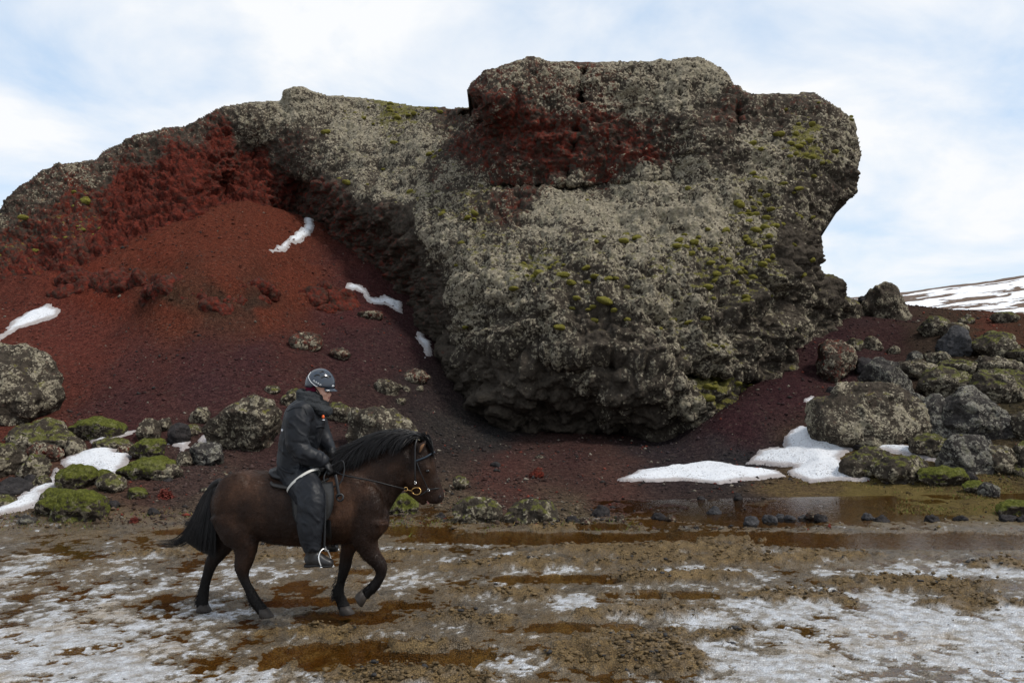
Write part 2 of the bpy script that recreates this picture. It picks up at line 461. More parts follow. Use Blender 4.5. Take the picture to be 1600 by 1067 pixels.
def build_ground(name, ys, us):
    yy = np.repeat(ys, len(us)); uu = np.tile(us, len(ys))
    xx = uu * (yy + 1.5)
    zz, (ice, pud, mud, lump, warp, w2, stones) = terrain_full(xx, yy)
    V = np.stack([xx, yy, zz], -1)
    me = new_mesh(name, V, grid_faces(len(ys), len(us)))
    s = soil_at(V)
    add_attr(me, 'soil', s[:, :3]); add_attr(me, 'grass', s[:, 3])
    add_attr(me, 'cover', np.stack([ice, mud, pud], -1)); add_attr(me, 'lump', lump[0]); add_attr(me, 'slush', lump[1])
    add_attr(me, 'flat', 1 - sstep(11.8, 13.6, yy + .5 * w2 + .6 * warp))
    return me

# ------------------------------------------------------------------ ground material
def ground_material():
    t = NT('wet mud, ice and cinder'); p = t.pos()
    cov = t.n.new('ShaderNodeSeparateColor'); t.l.new(t.attr('cover', 'Color'), cov.inputs[0])
    ice, mud, pud = cov.outputs[0], cov.outputs[1], cov.outputs[2]
    flat, lump, grass, soil = t.attr('flat'), t.attr('lump'), t.attr('grass'), t.attr('soil', 'Color')
    n1, n2, n3 = t.noise(p, 1.1, 6), t.noise(p, 7, 5, .6), t.noise(p, 60, 4, .65)
    v1 = t.voronoi(p, 14, 'Color'); v2 = t.voronoi(p, 34, 'Color')
    sp = t.n.new('ShaderNodeSeparateColor'); t.l.new(v2, sp.inputs[0])
    sq = t.n.new('ShaderNodeSeparateColor'); t.l.new(v1, sq.inputs[0])
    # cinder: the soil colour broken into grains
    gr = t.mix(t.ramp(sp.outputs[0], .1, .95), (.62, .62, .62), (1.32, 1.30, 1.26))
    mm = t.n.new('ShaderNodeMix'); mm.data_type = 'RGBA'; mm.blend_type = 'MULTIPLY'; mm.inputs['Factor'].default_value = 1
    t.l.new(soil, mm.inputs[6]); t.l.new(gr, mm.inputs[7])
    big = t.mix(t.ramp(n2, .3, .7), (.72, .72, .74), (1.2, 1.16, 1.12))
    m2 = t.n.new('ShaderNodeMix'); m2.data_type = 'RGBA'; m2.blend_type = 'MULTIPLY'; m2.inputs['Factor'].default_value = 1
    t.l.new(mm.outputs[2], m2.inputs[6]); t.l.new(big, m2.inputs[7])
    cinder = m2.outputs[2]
    cinder = t.mix(t.math('MULTIPLY', t.ramp(sq.outputs[1], .93, .97), .22), cinder, (.12, .09, .07))
    gcol = t.mix(t.ramp(n3, .3, .7), (.085, .056, .024), (.125, .105, .034))
    cinder = t.mix(t.math('MULTIPLY', t.ramp(t.math('ADD', grass, t.math('MULTIPLY', t.math('SUBTRACT', n2, .5), .9)), .35, .85), .65), cinder, gcol)
    # flat: grey wet sand, brown mud heaps, stained ice
    sand = t.mix(t.ramp(n2, .3, .7), (.062, .045, .026), (.165, .122, .074))
    sand = t.mix(t.math('MULTIPLY', t.ramp(n1, .40, .60), .75), sand, (.165, .105, .042))
    mudc = t.mix(t.ramp(n2, .25, .75), (.110, .068, .026), (.250, .168, .074))
    flatc = t.mix(mud, sand, mudc)
    flatc = t.mix(pud, flatc, (.125, .072, .020))
    icec = t.mix(t.ramp(n2, .30, .66), (.27, .24, .20), (.62, .645, .69))
    icec = t.mix(t.math('MULTIPLY', t.ramp(t.noise(p, 17, 4, .7), .50, .66), .6), icec, (.30, .27, .23))
    icec = t.mix(t.math('MULTIPLY', t.ramp(n1, .5, .72), .55), icec, (.36, .26, .14))
    icec = t.mix(t.math('MULTIPLY', t.ramp(n3, .62, .72), .5), icec, (.12, .10, .075))
    flatc = t.mix(t.math('MULTIPLY', t.attr('slush'), t.ramp(n2, .25, .6, .25, .9)), flatc, t.mix(n3, (.16, .125, .085), (.33, .29, .23)))
    flatc = t.mix(ice, flatc, icec)
    col = t.mix(flat, cinder, flatc)
    rflat = t.math('ADD', t.math('MULTIPLY', ice, -.18), t.math('ADD', t.math('MULTIPLY', mud, .26), .28))
    rflat = t.math('ADD', rflat, t.math('MULTIPLY', t.math('SUBTRACT', n2, .5), .3))
    rough = t.math('ADD', t.math('MULTIPLY', flat, rflat), t.math('MULTIPLY', t.math('SUBTRACT', 1, flat), .9))
    v3 = t.voronoi(p, 70)
    grit = t.math('ADD', t.math('MULTIPLY', n3, 1.0), t.math('MULTIPLY', v3, -.8))
    b0 = t.bump(t.math('MULTIPLY', n2, t.math('SUBTRACT', 1, t.math('MULTIPLY', pud, .9))), .5, .05)
    b1 = t.bump(t.math('ADD', grit, t.math('MULTIPLY', sp.outputs[0], .6)), .75, .020, b0)
    dk = t.ramp(v3, .25, .6)  # crevice shade put into the colour between the grit grains
    col = t.mix(t.math('MULTIPLY', dk, t.math('MULTIPLY', flat, t.math('SUBTRACT', .55, t.math('MULTIPLY', ice, .40)))), col, (.022, .017, .012))
    t.set(Base_Color=col, Roughness=rough, Normal=b1)
    t.put(t.b.inputs['Specular IOR Level'], t.math('MULTIPLY', flat, t.math('ADD', t.math('MULTIPLY', ice, .35), t.math('SUBTRACT', .36, t.math('MULTIPLY', mud, .22)))))
    return t.m

M_GROUND = ground_material()
ys_near = 1.0 / np.linspace(1 / 4.3, 1 / 13.5, 430)
us_near = np.linspace(-.78, .78, 690)
g = link('muddy_flat', build_ground('muddy_flat', ys_near, us_near), M_GROUND); tag(g, kind='structure')
ys_far = np.concatenate([1.0 / np.linspace(1 / 13.5, 1 / 40.0, 330), np.linspace(40.6, 66, 40)])
us_far = np.linspace(-.88, .80, 560)
g = link('cinder_slope', build_ground('cinder_slope', ys_far, us_far), M_GROUND); tag(g, kind='structure')

# a wide plain under and behind everything, out to the horizon
t = NT('distant plain'); pp = t.pos()
t.set(Base_Color=t.mix(t.ramp(t.noise(pp, .02, 6), .4, .6), (.09, .07, .045), (.55, .56, .58)), Roughness=.9)
s = 3000
me = new_mesh('plain', np.array([(-s, -s, -.35), (s, -s, -.35), (s, s, -.35), (-s, s, -.35)]), np.array([[0, 1, 2, 3]]))
tag(link('plain', me, t.m), kind='structure')

# ------------------------------------------------------------------ puddle water: brown melt water over the mud
t = NT('brown melt water'); pp = t.pos()
t.n.remove(t.b)
fr = t.n.new('ShaderNodeFresnel'); fr.inputs['IOR'].default_value = 1.33
gl = t.n.new('ShaderNodeBsdfGlossy'); gl.inputs['Roughness'].default_value = .05
tr = t.n.new('ShaderNodeBsdfTransparent'); tr.inputs['Color'].default_value = (.84, .66, .36, 1)
bm_ = t.bump(t.math('ADD', t.noise(t.scaled(pp, (5, 11, 1)), 2.2, 3), t.math('MULTIPLY', t.noise(pp, 40, 2), .2)), .10, .03)
t.l.new(bm_, fr.inputs['Normal']); t.l.new(bm_, gl.inputs['Normal'])
mx = t.n.new('ShaderNodeMixShader'); t.l.new(fr.outputs[0], mx.inputs[0]); t.l.new(tr.outputs[0], mx.inputs[1]); t.l.new(gl.outputs[0], mx.inputs[2])
t.l.new(mx.outputs[0], t.out.inputs['Surface'])
me = new_mesh('puddle_water', np.array([(-12, 3.5, 0), (14, 3.5, 0), (18, 16.8, 0), (-14, 13.0, 0)]), np.array([[0, 1, 2, 3]]))
tag(link('puddle_water', me, t.m), kind='structure')

# ================================================================== the great crag and the ridge it grows from
OUT = [(-220,430),(-100,372),(0,330),(20,300),(55,275),(100,258),(150,250),(160,238),(215,212),(260,200),(290,198),(320,182),(350,168),(400,160),(438,157),(443,141),(455,137),(472,136),(488,143),
 (510,150),(560,152),(600,158),(650,166),(700,170),(738,169),(746,166),(734,154),(730,142),(738,128),(762,113),(790,103),(812,95),(825,92),(850,97),(920,97),(1000,98),(1055,95),(1075,90),(1095,90),(1112,99),
 (1135,115),(1145,133),(1160,142),(1180,148),(1220,147),(1275,146),(1290,156),(1305,166),(1322,180),(1333,190),(1338,210),(1345,240),(1340,265),(1335,300),(1318,318),(1300,335),(1290,350),(1280,370),(1284,395),(1278,420),
 (1284,429),(1303,430),(1310,445),(1309,458),(1335,470),(1348,488),(1335,540),(1270,610),(1180,690),(1060,735),(900,735),(760,712),(680,650),(620,575),(560,500),(470,425),(400,395),(300,410),(200,440),(100,480),(0,525),(-220,600)]
DP = [(-220,430,34),(-220,590,33),(0,335,35),(0,505,29.5),(0,470,30.2),(0,425,32.4),(60,400,33.4),(150,255,37),(150,340,35),(100,465,30.6),(100,430,31.6),(100,380,33.2),(200,425,31.4),(200,382,33.4),(200,335,34.8),(220,300,36.5),(290,203,39),(300,385,34.0),(300,342,34.8),(300,290,36.2),(350,240,38.6),(350,300,38.6),(400,372,37),(400,322,37.8),
 (400,190,39.4),(400,240,40.2),(400,285,39),(440,155,40.5),(465,140,40),(465,220,38.8),(480,265,38.2),(470,300,40.4),(475,335,40.6),(470,410,42),(560,160,41),(560,215,38.4),(640,175,40),(650,220,36.4),(700,178,38.6),(730,180,37.2),(600,270,35.6),
 (540,270,36.6),(520,290,36.2),(560,305,34.2),(600,315,32.4),(650,350,30.2),(690,390,28.4),(715,470,26.7),(742,560,25.5),(765,615,24.9),(790,650,24.6),
 (520,330,37),(520,385,38.2),(560,360,35.2),(560,425,35.2),(600,400,33.8),(600,455,33.8),(640,430,32.2),(640,495,32.2),(668,470,30.6),(668,545,30.2),(695,540,28.4),(695,595,28.6),(730,645,27),
 (600,530,36),(640,570,33),(700,640,30),(560,490,37.5),(760,700,27),(900,730,25.4),(1050,730,25),(1180,680,26),
 (740,200,33.5),(700,250,33.2),(740,260,31.6),(660,290,32.2),(720,310,29.8),(800,300,29.0),(740,360,28),(800,380,26.6),
 (780,450,25.2),(780,540,24.6),(820,600,24.1),(850,560,23.5),(850,640,24.6),(950,600,22.9),(950,520,23.1),(870,470,23.9),(950,430,24.5),(900,370,25.8),(880,325,27.5),(1000,315,27.1),(1000,370,25.6),(1050,430,24.4),(1050,510,23.4),
 (1050,600,22.9),(1000,650,23.4),(900,655,24.5),(950,680,24.7),(1050,675,24.0),(1110,650,23.5),(1150,560,24.0),(1200,480,25),(1150,400,25.3),(1100,325,26.4),(1200,320,26.7),(1180,610,25),(1250,530,27),(1250,450,26.8),
 (1285,470,29.5),(1300,445,30.5),(1330,480,33.5),(1320,510,34),(1270,395,27.6),(1300,320,28.2),(1260,260,27.6),(1325,240,28.8),(1230,400,25.6),
 (748,150,28.9),(770,175,28.9),(800,150,28.6),(800,210,29.2),(790,270,29.4),(850,250,28.9),(850,296,28.8),(900,200,28.7),(950,290,28.5),(1000,250,28.3),(1000,180,28.6),(1000,110,29.4),(900,110,29.4),(830,105,29.4),(1070,180,27.9),(1060,270,28.0),(1100,115,29.2),
 (1110,220,27.6),(1150,270,27.2),(1150,160,28.6),(1200,200,28),(1270,165,29),(1200,250,27.4),
 (756,182,30.4),(738,174,34.2),(764,192,30.2),(722,174,36.6)]
# cover of the rock: lichen crust, red cinder, moss
ZN = [(-150,420,.6,.4,.2),(0,335,.65,.35,.2),(60,300,.6,.4,.2),(150,262,.6,.4,.15),(230,226,.62,.4,.1),(300,205,.6,.4,.1),(380,180,.75,.2,.1),(440,160,.85,.05,.05),(500,165,.85,.1,.2),
 (20,380,.45,.6,.4),(50,420,.2,.9,.2),(120,340,.35,.75,.4),(200,300,.12,1,.1),(200,360,.05,1,.1),(280,260,.1,1,0),(300,320,.03,1,0),(350,220,.2,.95,0),(400,260,.06,.95,0),(420,210,.75,.2,.1),(450,240,.55,.4,.1),(370,300,.02,.95,0),(450,290,.1,.8,0),(380,215,.7,.25,0),
 (560,190,.85,.05,.35),(620,180,.75,.1,.7),(650,230,.8,.08,.3),(560,250,.8,.1,.35),(720,190,.6,.4,.4),(740,230,.5,.6,.1),(700,280,.6,.35,.2),(480,260,.6,.3,.2),
 (500,300,.03,.55,0),(530,330,0,.5,0),(560,380,0,.55,0),(600,420,0,.55,0),(630,380,.02,.4,0),(650,460,.03,.4,0),(680,480,.05,.25,0),(690,560,.06,.12,0),(720,610,.08,.05,0),(600,340,.03,.35,0),(640,340,.4,.2,.3),
 (600,290,.8,.1,.3),(640,312,.8,.08,.4),(665,335,.8,.08,.4),(692,365,.8,.05,.3),(712,405,.8,0,.3),(728,455,.8,0,.2),(738,505,.8,0,.2),(752,565,.65,0,.1),(690,330,.75,.1,.5),(575,285,.7,.15,.2),(520,262,.75,.1,.3),(740,330,.65,.25,.6),(800,330,.55,.5,.3),(760,400,.8,0,.5),(760,480,.85,0,.3),(850,420,.8,0,.6),(900,380,.85,0,.4),(850,345,.92,.05,.1),(950,350,.92,0,.2),(1040,350,.9,0,.25),(1100,360,.95,0,.3),(900,330,.9,0,.1),(1000,390,.9,0,.4),(850,520,.68,0,.2),(950,480,.66,.02,.35),(1000,560,.68,0,.2),(900,570,.64,0,.1),  # pale lichen on the shelf, thickened so its colour also brightens like a lit slope
 (790,600,.4,0,0),(800,650,.12,0,0),(870,620,.45,0,0),(900,670,.22,0,0),(960,640,.5,0,0),(1000,680,.45,0,.1),(1080,650,.75,0,.3),(1120,630,.6,0,.9),(1050,450,.8,0,.6),(1100,420,.75,0,.7),(1100,540,.66,0,.4),(1180,500,.66,0,.4),(1200,420,.7,0,.6),(1240,480,.65,0,.3),
 (1250,390,.4,0,.3),(1280,440,.45,0,.4),(1300,470,.6,0,.5),(1180,340,.8,0,.6),(1260,330,.7,.05,.4),(1320,300,.5,.15,.1),(1260,230,.75,.1,.9),(1320,220,.7,.1,.4),(1200,250,.85,.05,.5),(1200,180,.7,.3,.2),(1280,165,.65,.3,.3),
 (770,125,.7,.5,0),(760,160,.55,.6,0),(820,120,.65,.4,0),(850,150,.65,.45,0),(800,190,.48,.72,0),(850,220,.40,.75,0),(800,240,.45,.6,0),(840,280,.55,.5,0),(870,250,.4,.7,0),(940,260,.46,.66,0),(1000,240,.45,.7,0),(940,210,.5,.62,0),(1040,210,.6,.4,0),(940,150,.65,.5,0),
 (1000,140,.8,.3,0),(1060,150,.9,.1,0),(1100,130,.85,.15,0),(1080,200,.65,.25,0),(1120,220,.7,.2,0),(900,305,.75,.15,.2),(1000,300,.85,.05,.3),(1080,290,.85,.05,.3),(1140,170,.6,.4,0)]

def build_crag():
    st = 1.55
    xs = np.arange(-220, 1352, st); ys = np.arange(86, 738, st)
    X, Y = np.meshgrid(xs, ys)
    fx, fy = X.ravel(), Y.ravel()
    inside = in_poly(fx, fy, OUT)
    idx = np.full(len(fx), -1)
    ins = np.nonzero(inside)[0]
    D = RBF([(a, b) for a, b, c in DP], [c for a, b, c in DP], c=6.0, reg=.3)
    x, y = fx[ins], fy[ins]
    d = D(np.stack([x, y], -1))
    # the edge of the outline turns away from the viewer
    ed = dist_poly(x, y, OUT[:68])
    R = 17.0
    tt = np.clip(1 - ed / R, 0, 1)
    d = d + 1.5 * (1 - np.sqrt(np.clip(1 - tt * tt, 0, 1)))
    # cracks down the upper block, ledge under it
    fis = np.interp(y, [95, 140, 180, 215, 240, 292], [916, 908, 906, 901, 893, 884])
    d += 1.3 * np.exp(-((x - fis - 3 * vnoise(np.stack([y * .06, 0 * y, 0 * y], -1), 77)) / 3.6) ** 2) * sstep(100, 125, y) * (1 - sstep(285, 297, y))
    fis2 = np.interp(y, [140, 190, 270], [1150, 1152, 1160]); d += .5 * np.exp(-((x - fis2) / 5) ** 2) * sstep(150, 170, y) * (1 - sstep(190, 215, y))
    fis3 = np.interp(y, [110, 200], [1064, 1062]); d += .35 * np.exp(-((x - fis3) / 5) ** 2) * sstep(130, 150, y) * (1 - sstep(185, 210, y))
    d += .75 * np.exp(-((y - np.interp(x, [760, 900, 1060], [296, 296, 285])) / 5.0) ** 2) * sstep(760, 790, x) * (1 - sstep(1030, 1080, x))
    P = unproject(x, y, d)
    zn = np.array(ZN, float)
    wob = fbm(P, .45, 4, 3); wob2 = fbm(P, .45, 4, 7)
    Z = shepard(zn[:, :2], zn[:, 2:], np.stack([x + 15 * wob, y + 13 * wob2], -1), 4.8)
    L, Rr, M = Z[:, 0], Z[:, 1], Z[:, 2]
    # normals over the grid
    G = np.full((len(fx), 3), np.nan); G[ins] = P
    G3 = G.reshape(len(ys), len(xs), 3)
    def diff(a, axis):
        f = np.roll(a, -1, axis) - a; b = a - np.roll(a, 1, axis)
        return np.where(np.isnan(f), b, np.where(np.isnan(b), f, (f + b) / 2))
    def normals(G3):
        N = np.cross(diff(G3, 1), diff(G3, 0)); N = N.reshape(-1, 3)[ins]
        N = np.nan_to_num(N); ln = np.linalg.norm(N, axis=1, keepdims=True)
        N = np.where(ln > 1e-9, N / np.maximum(ln, 1e-9), np.array([0, -1, 0]))
        flip = N[:, 1] > 0
        return np.where(flip[:, None] & (np.abs(N[:, 1:2]) > .05), -N, N)
    N = normals(G3)
    # smooth the normals a little so that big displacement does not tear
    big = .55 * fbm(P * np.array([1, 1, 1.25]), .33, 3, 101) + .34 * fbm(P, .85, 3, 103, ridged=True)
    a1, a2, aid = worley(P * 1.15 + .35 * wob[:, None], 111)
    blocks = (np.clip(a2 - a1, 0, .5) * 1.0 + .5 * aid)
    b1, b2, bid = worley(P * 3.1, 113)
    blk2 = np.sqrt(np.clip(1 - b1 * b1 * 1.3, 0, 1)) * (.4 + .6 * bid)
    c1, c2, cid = worley(P * 8.5 + .4 * wob2[:, None], 117)
    nod = np.sqrt(np.clip(1 - c1 * c1 * 1.5, 0, 1)) * (.25 + .75 * cid)
    e1, e2, eid = worley(P * 19.0, 119)
    nod2 = np.sqrt(np.clip(1 - e1 * e1 * 1.5, 0, 1)) * (.2 + .8 * eid)
    fine = fbm(P, 5.0, 2, 121, .6)
    low = sstep(330, 480, y) * sstep(680, 760, x)            # the rubbly lower face is rougher than the cap
    lich = np.clip(L * 1.3, 0, 1)
    d1, d2, did = worley(P * np.array([1.5, 1.5, 1.8]) + .5 * wob2[:, None], 115)
    blk1 = np.sqrt(np.clip(1 - d1 * d1 * 1.25, 0, 1)) * (.35 + .65 * did)
    ramp = .42 + .58 * low
    led = fbm(P * np.array([.22, .22, 1.5]) + .25 * wob[:, None], 1.0, 3, 133, ridged=True)
    h = big * (.55 + .35 * low) + .20 * led * (1 - .5 * low) * lich + .20 * (blocks - .4) * ramp + .34 * (blk1 - .45) * ramp + .20 * (blk2 - .4) * (.6 + .5 * low) + .060 * (nod - .3) * (.6 + .7 * lich) + .06 * fine
    ca, sa = math.cos(.42), math.sin(.42)
    al, ac = P[:, 0] * ca + P[:, 2] * sa, -P[:, 0] * sa + P[:, 2] * ca
    dip = fbm(np.stack([al * .28, P[:, 1] * .28, ac * 1.25], -1) + .18 * wob2[:, None], 1.0, 3, 135, ridged=True)
    h += .30 * dip * low
    # horizontal bedding in the red cinder cliff
    h += (1 - lich) * .14 * fbm(P * np.array([.35, .35, 2.2]), 1.6, 3, 131)
    h += (1 - lich) * (1 - low) * (.34 * (blk1 - .45) + .26 * (blk2 - .4) + .12 * (nod - .3) + .22 * fbm(P, 2.2, 3, 137, ridged=True))
    soft = np.clip(ed / 10, .22, 1)
    P = P + N * (h * soft)[:, None]
    # recompute vertex array, faces
    idx[ins] = np.arange(len(ins))
    I = idx.reshape(len(ys), len(xs))
    ok = (I[:-1, :-1] >= 0) & (I[:-1, 1:] >= 0) & (I[1:, 1:] >= 0) & (I[1:, :-1] >= 0)
    F = np.stack([I[:-1, :-1], I[1:, :-1], I[1:, 1:], I[:-1, 1:]], -1)[ok]
    # skirt: the rock goes on behind its outline
    E = np.concatenate([F[:, [0, 1]], F[:, [1, 2]], F[:, [2, 3]], F[:, [3, 0]]])
    key = E[:, 0].astype(np.int64) * 10 ** 7 + E[:, 1]; rev = E[:, 1].astype(np.int64) * 10 ** 7 + E[:, 0]
    bd = E[~np.isin(key, rev)]
    bv = np.unique(bd); n0 = len(P); m = np.full(n0, -1); m[bv] = np.arange(len(bv))
    jit = .5 * fbm(P[bv], 1.0, 3, 141)
    r1 = P[bv] + np.stack([0 * jit, 1.2 + jit, -.12 + .3 * jit], -1)
    r2 = P[bv] + np.stack([0 * jit, 5 + jit, -1.6 + jit], -1)
    V = np.vstack([P, r1, r2])
    q1 = np.stack([bd[:, 1], bd[:, 0], n0 + m[bd[:, 0]], n0 + m[bd[:, 1]]], -1)
    k = len(bv)
    q2 = np.stack([n0 + m[bd[:, 1]], n0 + m[bd[:, 0]], n0 + k + m[bd[:, 0]], n0 + k + m[bd[:, 1]]], -1)
    me = new_mesh('lava_crag', V, np.vstack([F, q1, q2]))
    ext = lambda a: np.concatenate([a, a[bv], a[bv]])
    add_attr(me, 'cover', np.stack([ext(L), ext(Rr), ext(M)], -1))
    add_attr(me, 'lump', ext(.6 * nod + .4 * nod2))
    add_attr(me, 'block', ext(.5 * blk2 + .5 * blk1))
    return me, P, N, (x, y, L, Rr, M)

def rock_material(name, attr=True, lichen=.7, red=0.0, moss=.3, dark=(.034, .028, .022), pale=(.355, .31, .23), scale=1.0, mosscol=((.058, .055, .014), (.165, .150, .036))):
    t = NT(name); p = t.pos()
    if attr:
        cov = t.n.new('ShaderNodeSeparateColor'); t.l.new(t.attr('cover', 'Color'), cov.inputs[0])
        L, R, M = cov.outputs[0], cov.outputs[1], cov.outputs[2]
        lump = t.attr('lump')
    else:
        L, R, M = lichen, red, moss
        lump = t.attr('lump')
    n1 = t.noise(p, .9 * scale, 5, .6); n2 = t.noise(p, 4.0 * scale, 6, .65); n3 = t.noise(p, 13 * scale, 5, .75); n4 = t.noise(p, 75 * scale, 3, .7)
    v = t.voronoi(p, 8 * scale, 'Color'); sv = t.n.new('ShaderNodeSeparateColor'); t.l.new(v, sv.inputs[0])
    v2 = t.voronoi(p, 17 * scale, 'Color'); sv2 = t.n.new('ShaderNodeSeparateColor'); t.l.new(v2, sv2.inputs[0])
    rock = t.mix(t.ramp(n2, .3, .7), dark, tuple(c * 2.3 for c in dark))
    redc = t.mix(t.ramp(n2, .3, .72), (.045, .0125, .0095), (.150, .032, .021))
    redc = t.mix(t.math('MULTIPLY', t.ramp(sv.outputs[1], .55, .9), .6), redc, (.045, .016, .013))
    rf = t.ramp(t.math('ADD', R, t.math('ADD', t.math('MULTIPLY', t.math('SUBTRACT', n2, .5), 1.2), t.math('MULTIPLY', t.math('SUBTRACT', sv.outputs[2], .5), .5))), .30, .95)
    rock = t.mix(rf, rock, redc)
    # lichen: pale crust sitting on the knobs, broken into flecks
    blk = t.attr('block')
    fl = t.math('ADD', t.math('MULTIPLY', sv2.outputs[0], .34), t.math('ADD', t.math('MULTIPLY', n3, .66), t.math('MULTIPLY', sv.outputs[0], .24)))
    fl = t.math('SUBTRACT', fl, .07)
    fl = t.math('ADD', fl, t.math('MULTIPLY', lump, .30))
    fl = t.math('ADD', fl, t.math('MULTIPLY', blk, .42))
    fl = t.math('ADD', fl, t.math('MULTIPLY', t.math('SUBTRACT', n2, .5), .75))
    fl = t.math('ADD', fl, t.math('MULTIPLY', t.math('ADD', t.math('MULTIPLY', t.math('SUBTRACT', n1, .5), .55), t.math('MULTIPLY', t.math('SUBTRACT', t.noise(p, .3 * scale, 3), .5), .7)), 1.0))
    fl = t.math('ADD', fl, t.math('MULTIPLY', L, 1.0))
    lf = t.ramp(fl, 1.63, 1.73)
    pale2 = tuple(c * .55 for c in pale)
    lc = t.mix(t.ramp(t.math('ADD', t.math('MULTIPLY', sv2.outputs[1], .6), t.math('MULTIPLY', n4, .5)), .3, .85), pale2, pale)
    lc = t.mix(t.math('MULTIPLY', t.ramp(n2, .45, .7), .45), lc, (.13, .125, .07))
    col = t.mix(t.math('MULTIPLY', lf, .92), rock, lc)
    nz = t.normal_z()
    mf = t.math('ADD', t.math('ADD', t.math('MULTIPLY', n2, 1.25), t.math('MULTIPLY', n1, .5)), t.math('ADD', t.math('MULTIPLY', nz, .38), t.math('MULTIPLY', M, .62)))
    mf = t.ramp(t.math('ADD', mf, t.math('MULTIPLY', t.math('SUBTRACT', n3, .5), .55)), 1.46, 1.60)
    mc = t.mix(t.ramp(n3, .3, .7), mosscol[0], mosscol[1])
    col = t.mix(t.math('MULTIPLY', mf, .82), col, mc)
    h = t.math('ADD', t.math('MULTIPLY', n3, .8), t.math('ADD', t.math('MULTIPLY', sv2.outputs[0], .35), t.math('MULTIPLY', n4, .35)))
    vd = t.voronoi(p, 8 * scale)
    t.set(Base_Color=col, Roughness=.93, Normal=t.bump(h, .9, .05 / scale, t.bump(t.math('MULTIPLY', vd, -1), .7, .07 / scale)))
    t.b.inputs['Specular IOR Level'].default_value = .04
    return t.m

M_CRAG = rock_material('lichen crusted lava')
crag_me, CP, CN, (c_x, c_y, c_L, c_R, c_M) = build_crag()
crag = link('lava_crag', crag_me, M_CRAG)
tag(crag, 'huge overhanging lava crag and red ridge crusted with grey lichen, filling the view', 'rock formation')

# ------------------------------------------------------------------ snowy hill far behind on the right
def build_hill():
    us = np.linspace(0.30, 1.15, 200); vs = np.linspace(0, 1, 90)
    U, Vv = np.meshgrid(us, vs)
    crest_px = 800 + FPX * U
    crest_py = np.interp(crest_px, [1170, 1400, 1480, 1560, 1600, 1700, 1900, 2250], [480, 458, 447, 437, 430, 418, 400, 380])
    dist = 110 + 90 * Vv
    zc = CAM_H + (HORIZON - crest_py) / FPX * 200
    z = 2 + (zc - 2) * Vv ** .85
    x = U * dist
    P = np.stack([x.ravel(), dist.ravel(), z.ravel()], -1)
    P[:, 2] += .9 * fbm(P, .035, 4, 201) * np.clip(1 - Vv.ravel() ** 6, 0, 1) + .25 * fbm(P, .3, 4, 203)
    me = new_mesh('snowy_hill', P, grid_faces(len(vs), len(us)))
    add_attr(me, 'crest', Vv.ravel())
    return me
t = NT('snow with bare streaks'); pp = t.pos()
ns = t.noise(t.scaled(pp, (.05, .16, .3)), 1.0, 8, .62, .4); nf = t.noise(pp, .6, 4)
bare = t.ramp(ns, .505, .52)
bare = t.math('MAXIMUM', bare, t.ramp(t.math('ADD', t.attr('crest'), t.math('MULTIPLY', t.math('SUBTRACT', ns, .5), .12)), .93, .945))
t.set(Base_Color=t.mix(bare, (.78, .80, .83), t.mix(nf, (.035, .025, .02), (.14, .075, .035))), Roughness=.85)
tag(link('snowy_hill', build_hill(), t.m), kind='structure')
# ================================================================== boulders
_ICO = {}
def ico(sub):
    if sub not in _ICO:
        bm = bmesh.new(); bmesh.ops.create_icosphere(bm, subdivisions=sub, radius=1.0)
        V = np.array([v.co[:] for v in bm.verts]); F = np.array([[v.index for v in f.verts] for f in bm.faces]); bm.free()
        V /= np.linalg.norm(V, axis=1, keepdims=True)
        _ICO[sub] = (V, F)
    return _ICO[sub]

def rock_shape(seed, size, sub, rough=1.0, facets=9, round_=.5):
    """an angular stone: a ball cut by random planes, then broken up by noise in real metres"""
    D, F = ico(sub)
    r = np.random.default_rng(seed)
    nrm = r.normal(size=(facets, 3)); nrm /= np.linalg.norm(nrm, axis=1, keepdims=True)
    off = r.uniform(.55, .95, facets)
    c = D @ nrm.T
    rad = np.where(c > .05, off[None] / np.maximum(c, .05), 9)
    rad = np.minimum(rad, 1.08)
    rr = -np.log(np.exp(-rad * 26).sum(1) / 1.0) / 26
    rr = rr / rr.max()
    rr = rr * (1 - round_ * .4) + round_ * .4
    sz = np.asarray(size) / 2
    P = D * rr[:, None]
    P = P / np.abs(P).max(0) * sz
    m = float(np.cbrt(np.prod(size)))
    so = np.array([seed * 3.7, seed * 1.3, seed * .7])
    q = P + so
    n = .09 * fbm(q, 1.7 / m, 3, seed) + .06 * fbm(q, 4 / m, 3, seed + 1, ridged=True)
    f1, f2, cid = worley(q * (5.0 / m), seed + 2)
    lump = np.sqrt(np.clip(1 - f1 * f1 * 1.4, 0, 1)) * (.3 + .7 * cid)
    g1, g2, gid = worley(q * np.clip(16.0 / m, 9, 40), seed + 3)
    nod = np.sqrt(np.clip(1 - g1 * g1 * 1.5, 0, 1)) * (.2 + .8 * gid)
    P = P + D * (m * rough * (n + .07 * (lump - .4) + .024 * (nod - .3)))[:, None]
    return P, F, nod, lump

